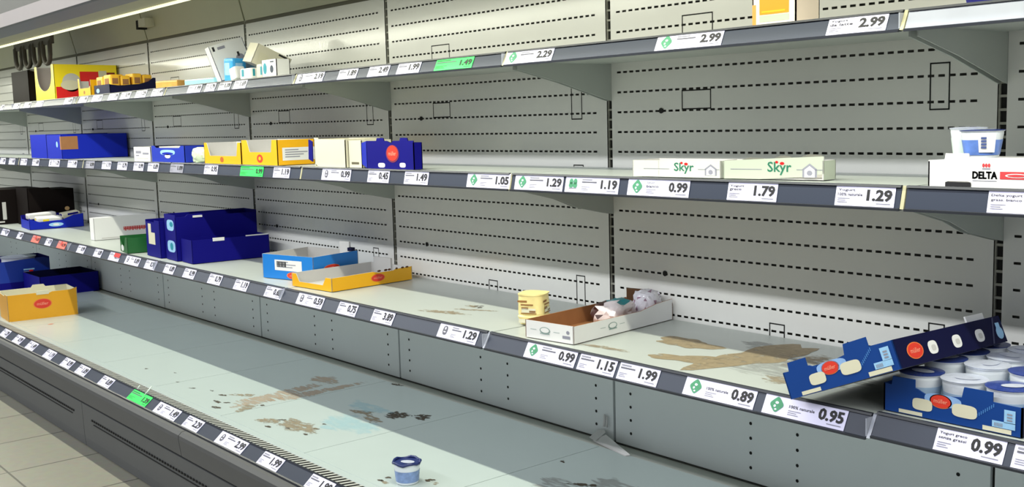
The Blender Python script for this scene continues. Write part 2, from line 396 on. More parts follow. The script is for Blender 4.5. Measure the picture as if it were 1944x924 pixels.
for i, o in DECK.items():
    o['label'] = dl.get(i, 'bare white deck plate at far left behind the cartons, ' + ORD[max(0, i - 9)] + ' of its kind')
def stain(i, m, *blobs):
    for q, (cx, cy, rx, ry, rot, seed) in enumerate(blobs): blob_object(m, cx, cy, rx * 1.15, ry * 1.15, math.radians(rot), ZD + 0.0004 + 0.00005 * (seed % 9), seed, DECK[i])
# x, y, rx, ry, rot, seed
stain(3, ST_BROWN, (-2.06, -0.42, 0.06, 0.028, -20, 1), (-2.17, -0.66, 0.11, 0.05, -10, 2), (-2.30, -0.70, 0.05, 0.035, 20, 3), (-2.16, -0.40, 0.05, 0.025, 12, 14))
stain(3, ST_DARK, (-2.03, -0.33, 0.045, 0.05, 30, 4), (-1.95, -0.27, 0.035, 0.022, 30, 5), (-2.42, -0.075, 0.055, 0.012, 0, 6), (-1.94, -0.29, 0.03, 0.02, 10, 33), (-2.24, -0.74, 0.016, 0.009, 20, 61), (-2.17, -0.70, 0.012, 0.007, 0, 62), (-2.09, -0.63, 0.014, 0.008, 30, 63), (-2.06, -0.69, 0.012, 0.007, 10, 64), (-2.12, -0.58, 0.012, 0.007, 0, 65), (-2.28, -0.66, 0.02, 0.008, 30, 66))
stain(3, ST_BLUE, (-2.06, -0.52, 0.12, 0.09, 10, 7), (-2.2, -0.35, 0.1, 0.05, 0, 8))
stain(4, ST_PALE, (-2.62, -0.50, 0.055, 0.23, 4, 9), (-2.55, -0.38, 0.04, 0.20, -4, 10), (-2.70, -0.24, 0.08, 0.05, 12, 11))
stain(4, ST_DARK, (-2.78, -0.66, 0.020, 0.010, 30, 12), (-2.70, -0.72, 0.022, 0.012, 0, 13), (-2.62, -0.76, 0.03, 0.012, 10, 15), (-2.88, -0.66, 0.012, 0.006, 0, 16), (-2.66, -0.70, 0.014, 0.008, 20, 67), (-2.52, -0.62, 0.014, 0.007, 0, 68), (-2.98, -0.70, 0.018, 0.006, 40, 69))
stain(4, ST_BROWN, (-2.53, -0.68, 0.03, 0.05, 10, 17), (-2.72, -0.60, 0.05, 0.022, 30, 18))
stain(5, ST_DARK, (-3.48, -0.70, 0.012, 0.006, 10, 19), (-3.13, -0.70, 0.01, 0.006, 0, 20), (-3.3, -0.64, 0.012, 0.005, 0, 21))
stain(2, ST_DARK, (-1.475, -0.735, 0.011, 0.009, 0, 22), (-1.37, -0.66, 0.02, 0.012, 40, 23), (-1.47, -0.765, 0.02, 0.006, 10, 34))
stain(2, ST_BROWN, (-1.34, -0.66, 0.02, 0.014, 30, 24), (-1.45, -0.765, 0.02, 0.01, 0, 25))
stain(1, ST_GREY, (-1.08, -0.42, 0.07, 0.05, 20, 26), (-1.02, -0.60, 0.10, 0.06, 10, 27), (-0.95, -0.30, 0.08, 0.05, 0, 28))
stain(1, ST_DARK, (-1.22, -0.26, 0.012, 0.008, 0, 29), (-1.02, -0.36, 0.05, 0.012, 35, 35))
stain(8, M('stain_reddish', (196, 130, 110), 0.5), (-4.98, -0.66, 0.012, 0.012, 0, 30))
# ------------------------------------------------------------------ shelves: one per bay and level, with rail and brackets
def shelf_mesh(kind):
    rz = {'T': (1.5897, 1.5482, -0.412, -0.431), 'M': (1.2375, 1.1886, -0.4095, -0.4203), 'L': (0.7799, 0.7336, -0.509, -0.534)}[kind]
    zt, zb, yt, yb = rz
    p = MB(); p.prof([(yt + 0.012, zt - 0.003), (yt + 0.012, zt - 0.032), (-0.02, zt - 0.032), (-0.003, zt - 0.028), (-0.003, zt - 0.003)], 0.004, BAY - 0.004)
    r = MB()
    r.prof([(yt, zt - 0.001), (yb, zb), (yb + 0.006, zb - 0.002), (yt + 0.014, zb + 0.002), (yt + 0.014, zt - 0.004)], 0.006, BAY - 0.006, 0)
    r.prof([(yt + 0.004, zt + 0.0005), (yt - 0.004, zt + 0.0005), (yt - 0.006, zt - 0.004), (yt, zt - 0.004)], 0.006, BAY - 0.006, 1)
    r.prof([(yb - 0.001, zb + 0.003), (yb - 0.005, zb + 0.002), (yb - 0.004, zb - 0.003), (yb + 0.003, zb - 0.003)], 0.006, BAY - 0.006, 1)
    if kind != 'M':
        r.box((BAY - 0.0075, yb + 0.001, zb + 0.004), (BAY - 0.005, yt + 0.01, zt - 0.006), 2); 
    cp = MB(); cp.prof([(yt + 0.012, zt - 0.001), (yt, zt - 0.001), (yb - 0.001, zb + 0.001), (yb + 0.012, zb - 0.001)], BAY - 0.0045, BAY + 0.0035)
    k = MB()
    d = yb + 0.045
    if kind == 'L': side = [(d, zt - 0.03), (-0.003, zt - 0.03), (-0.003, zt - 0.13), (-0.03, zt - 0.13), (d, zt - 0.05)]
    elif kind == 'T': side = [(d, zt - 0.03), (0.004, zt - 0.03), (0.004, zt - 0.147), (-0.02, zt - 0.142), (-0.10, zt - 0.12), (-0.22, zt - 0.088), (d, zt - 0.052)]
    else: side = [(d, zt - 0.03), (0.004, zt - 0.03), (0.004, zt - 0.152), (-0.03, zt - 0.146), (-0.16, zt - 0.118), (-0.24, zt - 0.088), (d, zt - 0.055)]
    k.prof(side, 0.0, 0.003)
    return p, r, k, side, cp
SHELF = {}
tier = {'T': 'top', 'M': 'middle', 'L': 'lowest'}
whatT = {'T': {-1: 'with a dark blue package at its edge, past the right upright', 0: 'bearing an orange pack and three tags reading 2.99', 1: 'bare, with one bright green tag in its rail', 2: 'with a small teal printed box on its end', 3: 'with white and blue leaning cartons', 4: 'with a navy tray of yellow packs', 5: 'with a red and yellow display box', 6: 'with a black sticker carton'},
         'M': {-1: 'with a white yogurt carton and two cups', 0: 'with two long trays in green script lettering', 1: 'bare of goods, right of the navy box with a red badge', 2: 'with a navy badge box and cream carton', 3: 'with two yellow cut-out cartons', 4: 'with a small blue printed box', 5: 'with the right one of two long blue boxes', 6: 'with the left one of two long blue boxes'},
         'L': {-1: 'with a blue tray full of yogurt cups', 0: 'with brown cardboard residue and a tilted tray', 1: 'with a white tray lined in brown', 2: 'with a bright blue carton and yellow tray', 3: 'with stacked navy boxes', 4: 'with a white carton printed in red', 5: 'with a blue tray of white packs', 6: 'with tall black boxes'}}
for kind in 'TML':
    p, r, kx, side, cp = shelf_mesh(kind)
    first = None
    for b in BAYS:
        lab = '%s steel shelf %s' % (tier[kind], whatT[kind].get(b, 'at the far left end, mostly out of view'))
        if first is None:
            t = thing('shelf', lab, 'shelf', (-BAY * (b + 1), 0, 0), 0, 'shelves of the refrigerated case')
            p.build('shelf_plate', SHELFM, t); r.build('price_rail', [RAIL, RAILD, RAILL], t)
            cp.build('rail_end_cap', M('end_cap_beige', (176, 172, 140), 0.5) if kind != 'L' else RAILL, t)
            k1 = kx.build('bracket', SHELFM, t); k1.location = (0.0075, 0, 0)
            k2 = kx.build('bracket', SHELFM, t); k2.location = (BAY - 0.0105, 0, 0)
            first = t
        else:
            t = copy_tree(first); t.location = (-BAY * (b + 1), 0, 0); t['label'] = lab
        SHELF[kind, b] = t
# the right-hand shelves hang a touch higher / carry a shiny film in the rail
SHELF['L', -1].location.z = 0.006
ro = [c for c in SHELF['T', -1].children if c.name.startswith('price_rail')][0]
ro.data = ro.data.copy(); ro.data.materials[0] = RAILL
def shelf_stain(kind, b, m, *blobs):
    for q, (cx, cy, rx, ry, rot, seed) in enumerate(blobs):
        blob_object(m, cx + BAY * (b + 1), cy, rx, ry, math.radians(rot), ZL - 0.0022 + 0.00005 * (seed % 9), seed, SHELF[kind, b], hard=(m is ST_CARD))
shelf_stain('L', 0, ST_CARD, (-0.735, -0.235, 0.085, 0.05, 4, 41), (-0.50, -0.24, 0.075, 0.165, -14, 42), (-0.60, -0.375, 0.095, 0.038, 14, 43))
shelf_stain('L', 0, ST_BROWN, (-0.86, -0.43, 0.09, 0.018, 10, 44), (-0.27, -0.38, 0.09, 0.06, 20, 45), (-0.38, -0.20, 0.05, 0.08, 0, 46))
shelf_stain('L', 0, ST_GREY, (-0.32, -0.30, 0.16, 0.16, 10, 47), (-0.55, -0.13, 0.1, 0.05, 0, 48))
shelf_stain('L', 1, ST_BROWN, (-1.62, -0.40, 0.10, 0.028, 12, 49), (-1.58, -0.31, 0.09, 0.014, 28, 50), (-1.64, -0.27, 0.03, 0.02, 0, 51))
shelf_stain('L', 1, ST_DARK, (-1.63, -0.255, 0.02, 0.012, 10, 52), (-1.60, -0.27, 0.012, 0.01, 0, 53))

# ------------------------------------------------------------------ price tags
RL = {'T': (-0.412, 1.5897, -0.431, 1.5482), 'M': (-0.4095, 1.2375, -0.4203, 1.1886), 'L': (-0.509, 0.7799, -0.534, 0.7336), 'D': (-0.885, 0.345, -0.925, 0.312)}
RN = {'T': 'top shelf rail', 'M': 'middle shelf rail', 'L': 'lowest shelf rail', 'D': 'bottom deck rail'}
# (x left, x right, style, price, text lines, label)
TAGS = {
 'T': [(-6.536, -6.471, 'w', '0.99'), (-6.25, -6.11, 'w', '1.29'), (-6.01, -5.87, 'w', '1.49'), (-5.76, -5.62, 'w', '1.19'), (-5.22, -5.08, 'w', '0.89'), (-4.962, -4.83, 'w', '1.99'),
       (-4.75, -4.60, 'w', '1.59'), (-4.50, -4.36, 'w', '1.39'), (-4.322, -4.19, 'w', '0.99'), (-4.12, -3.98, 'w', '1.29'), (-3.91, -3.77, 'w', '1.49'), (-3.488, -3.345, 'w', '1.99'), (-3.30, -3.20, 'w', '1.79'),
       (-3.165, -3.05, 'y', '1.19'), (-3.020, -2.905, 'w', '1.69'), (-2.486, -2.284, 'e', '2.19'), (-2.180, -2.055, 'w', '1.89'), (-1.982, -1.855, 'w', '2.49'), (-1.805, -1.675, 'w', '1.99'),
       (-1.592, -1.400, 'g', '1.49'), (-1.247, -1.043, 'e', '2.29'), (-0.663, -0.456, 'e', '2.99'), (-0.175, -0.036, 'p', '2.99')],
 'M': [(-6.686, -6.558, 'w', '0.99'), (-6.475, -6.335, 'w', '0.69'), (-6.205, -6.07, 'w', '1.19'), (-5.95, -5.81, 'w', '0.89'), (-5.61, -5.41, 'e', '1.29'), (-5.26, -5.10, 'w', '1.49'), (-4.95, -4.81, 'y', '0.99'),
       (-4.689, -4.553, 'w', '1.19'), (-4.457, -4.319, 'w', '0.79'), (-4.228, -4.096, 'w', '0.99'), (-4.039, -3.904, 'w', '0.89'), (-3.76, -3.61, 'y', '1.09'), (-3.378, -3.240, 'w', '0.95'), (-3.018, -2.812, 'g', '0.99'),
       (-2.724, -2.589, 'w', '1.19'), (-2.341, -2.138, 'e', '0.99'), (-2.024, -1.890, 'w', '0.45'), (-1.798, -1.662, 'w', '1.49'), (-1.456, -1.250, 'e', '1.05'), (-1.227, -1.021, 'e', '1.29'), (-1.011, -0.806, 'e', '1.19'),
       (-0.773, -0.566, 'e', '0.99'), (-0.448, -0.308, 'p', '1.79'), (-0.157, -0.018, 'p', '1.29'), (0.176, 0.315, 'p', '1.49')],
 'L': [(-6.37, -6.21, 'w', '0.99'), (-6.01, -5.90, 'w', '0.89'), (-5.70, -5.55, 'r', '0.69'), (-5.43, -5.32, 'w', '0.79'), (-5.205, -5.06, 'r', '0.99'), (-4.86, -4.74, 'w', '0.99'), (-4.59, -4.475, 'w', '0.89'),
       (-4.365, -4.218, 's', '0.79'), (-4.134, -3.950, 'e', '0.89'), (-3.875, -3.752, 'w', '0.79'), (-3.640, -3.525, 'w', '0.89'), (-3.420, -3.300, 'w', '0.99'), (-3.157, -3.034, 'w', '0.79'), (-2.907, -2.787, 'w', '1.19'),
       (-2.635, -2.504, 'w', '0.65'), (-2.378, -2.190, 'e', '0.59'), (-2.085, -1.962, 'w', '0.75'), (-1.862, -1.736, 'w', '3.89'), (-1.485, -1.292, 'e', '1.29'), (-1.073, -0.870, 'e', '0.99'), (-0.858, -0.723, 'p', '1.15'),
       (-0.712, -0.577, 'p', '1.99'), (-0.493, -0.288, 'e', '0.89'), (-0.264, -0.058, 'e', '0.95'), (0.137, 0.271, 'p', '0.99'), (0.286, 0.42, 'p', '1.49')],
 'D': [(-5.00, -4.88, 'w', '1.29'), (-4.76, -4.63, 'w', '0.99'), (-4.53, -4.40, 'w', '1.49'), (-4.24, -4.11, 'w', '1.19'), (-3.972, -3.842, 'w', '0.99'), (-3.762, -3.634, 'w', '1.09'), (-3.46, -3.33, 'w', '0.89'),
       (-3.114, -2.918, 'g', '1.39'), (-2.839, -2.634, 'e', '1.49'), (-2.564, -2.430, 'w', '2.29'), (-2.284, -2.080, 'e', '2.99'), (-1.964, -1.829, 'w', '1.99'), (-1.652, -1.518, 'w', '1.99')]}
TEXTS = {('M', -0.157): ('Yogurt', '100% naturale'), ('M', 0.176): ('Delta yogurt', 'grass. bianco'), ('L', 0.137): ('Yogurt greco', 'senza grassi'), ('L', -0.264): ('', '100% naturale'),
         ('L', -0.493): ('', '100% naturale'), ('T', -0.175): ('Yogurt', 'da latte'), ('M', -0.448): ('Yogurt', 'greco'), ('M', -0.773): ('Skyr', 'bianco')}
KIND = {'w': 'small white price tag', 'e': 'wide white price tag with a printed emblem', 'g': 'bright green promotional price tag', 'r': 'salmon red promotional price tag', 'y': 'greyed price tag under clear film',
        's': 'white price tag with a red upper half', 'p': 'white price tag'}
READ = {('T', -0.663), ('T', -0.175), ('M', -1.456), ('M', -1.011), ('M', -0.773), ('M', -0.448), ('M', -0.157), ('M', -1.798), ('L', -1.485), ('L', -1.073), ('L', -0.858), ('L', -0.712), ('L', -0.493), ('L', -0.264), ('L', 0.137)}
def nth(i): return ORD[i] if i < 13 else 'fourteenth'
def make_tag(rail, x0, x1, style, price, idx, total):
    yt, zt, yb, zb = RL[rail]
    s = Vector((0, yb - yt, zb - zt)); L = s.length; s.normalize(); n = Vector((0, s.z, -s.y)); n = n if n.y < 0 else -n
    w = x1 - x0; up = -s; ux = Vector((1, 0, 0)); m = MB()
    h = L - 0.006 if rail != 'D' else L - 0.002
    # local frame: origin at the tag's lower left corner
    P = lambda u, v, e=0.0: ux * u + up * v + n * e
    bow = 0.0006
    N = 6; top = [P(w * i / N, h, 0.0016 + bow * math.sin(math.pi * i / N)) for i in range(N + 1)]; bot = [P(w * i / N, 0, 0.0016 + bow * math.sin(math.pi * i / N)) for i in range(N + 1)]
    for i in range(N):
        m.add([bot[i], bot[i + 1], top[i + 1], top[i]], [(0, 1, 2, 3)], 0)
        m.add([v - n * 0.0008 for v in (bot[i], bot[i + 1], top[i + 1], top[i])], [(3, 2, 1, 0)], 0)
    for a, b in ((bot, top), (top, bot)): m.add([a[0], a[0] - n * 0.0008, b[0] - n * 0.0008, b[0]], [(0, 1, 2, 3)], 0)
    e = 0.0028
    big = style in 'eg' and w > 0.17
    ph = h * (0.56 if style in 'pew' else 0.48); pw = min(0.058, w * 0.43) if style != 'e' else 0.060
    m.text(price, P(w - pw - 0.006, h * 0.26, e), ux, up, pw, ph, 1, True); m.text(price, P(w - pw - 0.0053, h * 0.26, e + 0.0001), ux, up, pw, ph, 1, True)
    m.add([P(w - pw * 0.7, h * 0.13, e), P(w - 0.008, h * 0.13, e), P(w - 0.008, h * 0.17, e), P(w - pw * 0.7, h * 0.17, e)], [(0, 1, 2, 3)], 2)
    tx = 0.006
    if style == 'e':
        c = P(0.034, h * 0.52, e); r = 0.0165
        if rail in 'TM' and x0 > -1.3 or rail == 'L' and x0 > -1.2 or (rail, x0) in (('M', -1.456),):
            if (rail, x0) == ('M', -1.011):
                for du in (0.024, 0.040):
                    m.ell(P(du, h * 0.66, e), ux, up, 0.0075, 0.0085, 3, 14); m.ell(P(du, h * 0.44, e), ux, up, 0.0085, 0.0085, 3, 14)
                m.add([P(0.016, h * .22, e), P(0.046, h * .22, e), P(0.046, h * .27, e), P(0.016, h * .27, e)], [(0, 1, 2, 3)], 2)
            else:
                m.ell(c, (ux + up).normalized(), (up - ux).normalized(), r * 0.86, r * 0.86, 3, 24, 0.45)
                m.ell(c + n * 0.0004 + up * 0.004, ux, up, 0.0045, 0.003, 0, 12); m.ell(c + n * 0.0004 - up * 0.004 - ux * 0.004, ux, up, 0.003, 0.003, 0, 12); m.ell(c + n * 0.0004 - up * 0.011, ux, up, 0.003, 0.002, 0, 12)
        else:
            m.ell(c, ux, up, 0.0115, 0.0145, 4, 16, 0.8); m.ell(c + n * 0.0004 + up * 0.006, ux, up, 0.004, 0.0045, 0, 10); m.ell(c + n * 0.0004 - up * 0.005, ux, up, 0.006, 0.0022, 0, 10)
        tx = 0.066
    t = TEXTS.get((rail, x0)); tw = w - tx - pw - 0.016
    if t and tw > 0.03:
        for q, line in enumerate(t):
            if not line: continue
            m.text(line, P(tx, h * (0.68 - 0.20 * q), e), ux, up, min(tw, 0.0068 * len(line)), h * 0.145, 1 if q == 1 or style == 'p' else 2)
    elif tw > 0.012:
        for q, fr in enumerate((0.62, 0.9)):
            m.add([P(tx, h * (0.76 - 0.15 * q), e), P(tx + tw * fr, h * (0.76 - 0.15 * q), e), P(tx + tw * fr, h * (0.84 - 0.15 * q), e), P(tx, h * (0.84 - 0.15 * q), e)], [(0, 1, 2, 3)], 2 if q == 0 else 4)
    for q, fr in enumerate((0.5, 0.34, 0.42)):
        m.add([P(tx, h * (0.34 - 0.09 * q), e), P(tx + tw * fr, h * (0.34 - 0.09 * q), e), P(tx + tw * fr, h * (0.37 - 0.09 * q), e), P(tx, h * (0.37 - 0.09 * q), e)], [(0, 1, 2, 3)], 2)
    if style == 's': m.add([P(w * .45, h * .45, e + .0003), P(w, h * .45, e + .0003), P(w, h, e + .0003), P(w * .45, h, e + .0003)], [(0, 1, 2, 3)], 5)
    if style == 'r': m.add([P(w * .38, h * .4, e + .0003), P(w * .55, h * .4, e + .0003), P(w * .5, h * .9, e + .0003), P(w * .4, h * .9, e + .0003)], [(0, 1, 2, 3)], 5)
    card = {'g': TAGG, 'r': TAGR, 'y': TAGY}.get(style, TAGW)
    o = m.build('price_tag', [card, INK, INKG if style != 'g' else M('ink_dark_green', (20, 120, 60), 0.6), INKE, M('ink_mid', (92, 92, 104), 0.6), INKR])
    if rail == 'D' and style == 'g':
        q = MB(); q.tube([P(.02, h, .001), P(.018, h + .02, .004)], .0022, 0, 6); q.tube([P(.12, h * .85, .003), P(.125, h + .035, .008)], .003, 0, 6); q.build('tag_clip', M('clip_clear', (214, 232, 222), .3), o)
    o.location = Vector((x0, yt, zt)) + s * (0.003 if rail != 'D' else 0.001) + s * h
    if rail == 'L' and x0 > 0: o.location.z += 0.006
    pos = '%s from left on the %s' % (nth(idx), RN[rail]) if idx < total / 2 else '%s from right on the %s' % (nth(total - 1 - idx), RN[rail])
    if idx == 0: pos = 'at the left end of the ' + RN[rail]
    if idx == total - 1: pos = 'at the right end of the ' + RN[rail]
    if (rail, x0) in READ: lab = 'white tag reading %s%s, %s' % (price, ' with green emblem' if style == 'e' and x0 > -1.47 and rail != 'L' or style == 'e' and x0 > -1.1 else '', pos)
    else: lab = KIND[style] + ' ' + pos
    tag(o, lab, 'price tag', 'price tags on the shelf rails')
for rail, lst in TAGS.items():
    for i, a in enumerate(lst): make_tag(rail, *a, i, len(lst))

# ------------------------------------------------------------------ cartons and trays
FX, RX = Vector((1, 0, 0)), Vector((0, 1, 0))
def rect(l, h): return [(0, 0), (l, 0), (l, h), (0, h)]
def ucut(l, h, lo, m=0.03, curve=False):
    """side with a recess: prongs at both ends, low in the middle"""
    if curve:
        pts = [(0, 0), (l, 0), (l, h)]
        for i in range(13):
            a = math.pi * i / 12; pts.append((l / 2 + (l / 2 - m) * math.cos(a), h - (h - lo) * (math.sin(a) ** 0.6)))
        return pts + [(0, h)]
    return [(0, 0), (l, 0), (l, h), (l - m, h), (l - m * 1.25, lo), (m * 1.25, lo), (m, h), (0, h)]
def tray(parent, w, d, h, outer, inner, front=None, right=None, left=None, back=None, t=0.003, name='tray_body', closed=False, lid=None):
    m = MB()
    m.wall(front or rect(w, h), (0, 0, 0), (1, 0, 0), (0, -1, 0), t)
    m.wall(right or rect(d, h), (w, 0, 0), (0, 1, 0), (1, 0, 0), t)
    m.wall(back or rect(w, h), (w, d, 0), (-1, 0, 0), (0, 1, 0), t)
    m.wall(left or rect(d, h), (0, d, 0), (0, -1, 0), (-1, 0, 0), t)
    m.box((t, t, 0.0), (w - t, d - t, t), 1)
    if closed: m.box((0.001, 0.001, h - t), (w - 0.001, d - 0.001, h), 0)
    return m.build(name, [outer, inner], parent)
def decal(parent, face, w, d, shape, mats, name='print', e=0.0006):
    """shape(mb, P) draws on the front ('F') or right ('R') wall; P(s, t) gives points"""
    m = MB()
    if face == 'F': P = lambda s, t, k=0: Vector((s, -e - k * 0.0004, t)); ux = FX
    else: P = lambda s, t, k=0: Vector((w + e + k * 0.0004, s, t)); ux = RX
    shape(m, P, ux, Vector((0, 0, 1))); return m.build(name, mats, parent)
def quad(m, P, s0, t0, s1, t1, mi=0, k=0): m.add([P(s0, t0, k), P(s1, t0, k), P(s1, t1, k), P(s0, t1, k)], [(0, 1, 2, 3)], mi)
def logo(parent, face, w, d, s, t, rx, ry, txt='müller'):
    def sh(m, P, ux, uy):
        m.ell(P(s, t), ux, uy, rx * 1.12, ry * 1.12, 2); m.ell(P(s, t, 1), ux, uy, rx, ry, 0)
        m.text(txt, P(s - rx * 0.68, t - ry * 0.30, 2), ux, uy, rx * 1.36, ry * 0.66, 1)
    decal(parent, face, w, d, sh, [LOGOR, LOGOT, M('logo_rim', (226, 120, 60), 0.5)], 'logo')
def lines(parent, face, w, d, s0, t0, s1, t1, n=4, bar=True, base=WHI, name='label_sticker'):
    def sh(m, P, ux, uy):
        quad(m, P, s0, t0, s1, t1, 0)
        hh = (t1 - t0)
        for i in range(n): quad(m, P, s0 + (s1 - s0) * 0.08, t1 - hh * (0.22 + 0.72 * i / n), s0 + (s1 - s0) * (0.5 + 0.4 * ((i * 37) % 10) / 10), t1 - hh * (0.14 + 0.72 * i / n), 2, 1)
        if bar:
            x = s0 + (s1 - s0) * 0.08
            for i in range(9):
                bw = (s1 - s0) * (0.012 + 0.014 * ((i * 7) % 3)); quad(m, P, x, t0 + hh * 0.35, x + bw, t0 + hh * 0.85, 1, 2); x += bw + (s1 - s0) * 0.014
    decal(parent, face, w, d, sh, [base, INK, INKG], name)
rad = math.radians
GB = 'display cartons left on the shelves'
# --- lowest shelf, left to right
def tab(parent, a, b, m=WHI, name='handle_tab'):
    q = MB(); q.box(a, b); return q.build(name, m, parent)
t = thing('black_carton', 'tall black carton at the left edge of the lowest shelf', 'carton', (-7.02, -0.47, ZL), 0, GB)
tray(t, 0.34, 0.30, 0.235, BLACK, BLACK, closed=True)
decal(t, 'R', .34, .30, lambda m, P, ux, uy: (quad(m, P, .04, .03, .065, .15, 0), quad(m, P, .0, .01, .05, .02, 0), m.ell(P(.16, .2), ux, uy, .012, .012, 0, 12)), [GREYC])
t = thing('black_carton', 'tall dark brown carton with raised middle lid behind the blue tray', 'carton', (-6.62, -0.35, ZL), 0, GB)
tray(t, 0.26, 0.30, 0.235, BLACK, BLACK, front=[(0, 0), (.26, 0), (.26, .25), (0, .25)], closed=True, right=[(0, 0), (.3, 0), (.3, .228), (.16, .232), (.14, .25), (0, .25)])
decal(t, 'R', .26, .30, lambda m, P, ux, uy: (m.ell(P(.25, .10), ux, uy, .016, .014, 0, 16), m.ell(P(.06, .03), ux, uy, .03, .018, 1, 16)), [TAN, DKRED])
t = thing('product_tray', 'royal blue cardboard tray of white packs before the black cartons', 'tray', (-6.33, -0.41, ZL), rad(-6), GB)
tray(t, 0.30, 0.33, 0.078, BLUE2, NAVY, front=[(0, 0), (.3, 0), (.3, .075), (.27, .055), (.03, .055), (0, .075)], right=[(0, 0), (.33, 0), (.33, .085), (.27, .08), (.2, .052), (.06, .046), (0, .07)])
decal(t, 'R', .30, .33, lambda m, P, ux, uy: (m.ell(P(.16, .024), ux, uy, .045, .013, 0, 18), m.ell(P(.16, .024, 1), ux, uy, .02, .007, 1, 14)), [LBL, WHI])
trx = Matrix.Rotation(rad(-6), 4, 'Z')
def pack(name, label, cat, loc, rot, size, mats, group=None, band=None):
    o = thing(name, label, cat, loc, 0, group, rot)
    w, d, h = size; m = MB(); r = min(w, d, h) * 0.18
    bmx = bmesh.new(); bmesh.ops.create_cube(bmx, size=1.0)
    for v in bmx.verts: v.co = Vector((v.co.x * w + w / 2, v.co.y * d + d / 2, v.co.z * h + h / 2))
    bmesh.ops.bevel(bmx, geom=list(bmx.edges), offset=r, segments=2, affect='EDGES', profile=0.6)
    me = bpy.data.meshes.new('body'); bmx.to_mesh(me); bmx.free(); me.materials.append(mats[0])
    bo = bpy.data.objects.new('pack_body', me); COL.objects.link(bo); bo.parent = o
    if band:
        b = MB(); (s0, t0, s1, t1) = band
        b.add([(w * s0, -0.0008, h * t0), (w * s1, -0.0008, h * t0), (w * s1, -0.0008, h * t1), (w * s0, -0.0008, h * t1)], [(0, 1, 2, 3)], 0)
        b.add([(w + 0.0008, d * s0, h * t0), (w + 0.0008, d * s1, h * t0), (w + 0.0008, d * s1, h * t1), (w + 0.0008, d * s0, h * t1)], [(0, 1, 2, 3)], 0)
        b.build('printed_label', mats[1], o)
    return o
pack('food_pack', 'white pack lying at the left of the royal blue tray', 'pack', (-6.29, -0.39, ZL + 0.052), (0.05, 0.0, rad(-4)), (0.10, 0.17, 0.035), [WHI, GREYC], 'packs in the royal blue tray', (.2, .2, .8, .7))
pack('food_pack', 'white pack with a yellow mark in the middle of the royal blue tray', 'pack', (-6.17, -0.37, ZL + 0.045), (0.0, 0.06, rad(-6)), (0.12, 0.15, 0.03), [WHI, LEM], 'packs in the royal blue tray', (.2, .2, .45, .7))
pack('food_pack', 'curved off-white pack at the back end of the royal blue tray', 'pack', (-6.20, -0.20, ZL + 0.050), (0.14, 0.0, rad(-10)), (0.16, 0.11, 0.035), [CREAM, NAVY], 'packs in the royal blue tray', (.3, .6, .9, .95))
t = thing('carton', 'closed white carton with red lettering beside the navy boxes', 'carton', (-5.055, -0.385, ZL), rad(-2), GB)
tray(t, 0.075, 0.36, 0.125, WHI, WHI, closed=True)
def redmarks(m, P, ux, uy):
    for i in range(24):
        x = .165 + .0068 * i; quad(m, P, x, .042 + .004 * (i % 3 == 0), x + .0042 + .0014 * (i % 2), .066, 0)
    quad(m, P, .165, .052, .326, .056, 0, 1); quad(m, P, .04, .006, .30, .011, 1)
decal(t, 'R', .075, .36, redmarks, [INKR, GREYC])
t = thing('small_carton', 'small dark green carton with a cut-out at the rail by the navy boxes', 'carton', (-4.33, -0.475, ZL), rad(-8), GB)
tray(t, 0.16, 0.16, 0.078, GRN, GRN, right=[(0, 0), (.16, 0), (.16, .06), (.1, .074), (0, .078)], front=[(0, 0), (.16, 0), (.16, .078), (.12, .078), (.09, .03), (.05, .03), (0, .06)])
decal(t, 'F', .16, .16, lambda m, P, ux, uy: (m.ell(P(.05, .02), ux, uy, .03, .016, 0, 16)), [WHI])
t = thing('carton', 'shorter navy carton with a pale cut-out, left of the tall navy carton', 'carton', (-4.02, -0.455, ZL), rad(-2), GB)
tray(t, 0.19, 0.25, 0.178, NAVY, NAVY, front=[(0, 0), (.19, 0), (.19, .178), (.12, .178), (.12, .168), (0, .168)])
decal(t, 'F', .19, .25, lambda m, P, ux, uy: (quad(m, P, .035, .06, .125, .118, 0), quad(m, P, .035, .118, .075, .16, 0)), [CREAM])
t = thing('carton', 'tall navy carton with two pale blue pictures on its front', 'carton', (-3.805, -0.445, ZL), rad(-4), GB)
tray(t, 0.155, 0.40, 0.215, NAVY, NAVY, right=[(0, 0), (.40, 0), (.40, .205), (.25, .205), (.245, .222), (.06, .215), (.05, .205), (0, .205)])
decal(t, 'F', .155, .40, lambda m, P, ux, uy: (m.ell(P(.085, .165), ux, uy, .05, .026, 0, 18, .6), m.ell(P(.085, .065), ux, uy, .055, .028, 0, 18, .6), m.ell(P(.09, .065, 1), ux, uy, .022, .018, 1, 14), m.ell(P(.10, .17, 1), ux, uy, .024, .012, 1, 14)), [LBL, TEAL])
tab(t, (0.1535, 0.085, 0.199), (0.158, 0.13, 0.209))
t = thing('carton', 'low wide navy carton in front of the tall navy carton', 'carton', (-3.635, -0.440, ZL), rad(-4), GB)
tray(t, 0.145, 0.375, 0.107, NAVY, NAVY)
tab(t, (0.1435, 0.10, 0.096), (0.1475, 0.155, 0.111)); tab(t, (0.1435, 0.26, 0.1055), (0.1465, 0.372, 0.111), WHI, 'white_edge')
t = thing('carton', 'open bright blue carton with barcode label behind the yellow tray', 'carton', (-2.835, -0.430, ZL), rad(13.5), GB)
tray(t, 0.300, 0.25, 0.098, SKYB, GREYC)
lines(t, 'F', .3, .25, .075, .035, .235, .078, 3)
logo(t, 'F', .3, .25, .195, .017, .045, .014); logo(t, 'R', .3, .25, .10, .045, .04, .013)
tab(t, (0.22, 0.225, 0.05), (0.275, 0.235, 0.135), WHI, 'inner_flap'); tab(t, (0.275, 0.215, 0.098), (0.299, 0.235, 0.112), NAVYD, 'inner_flap')
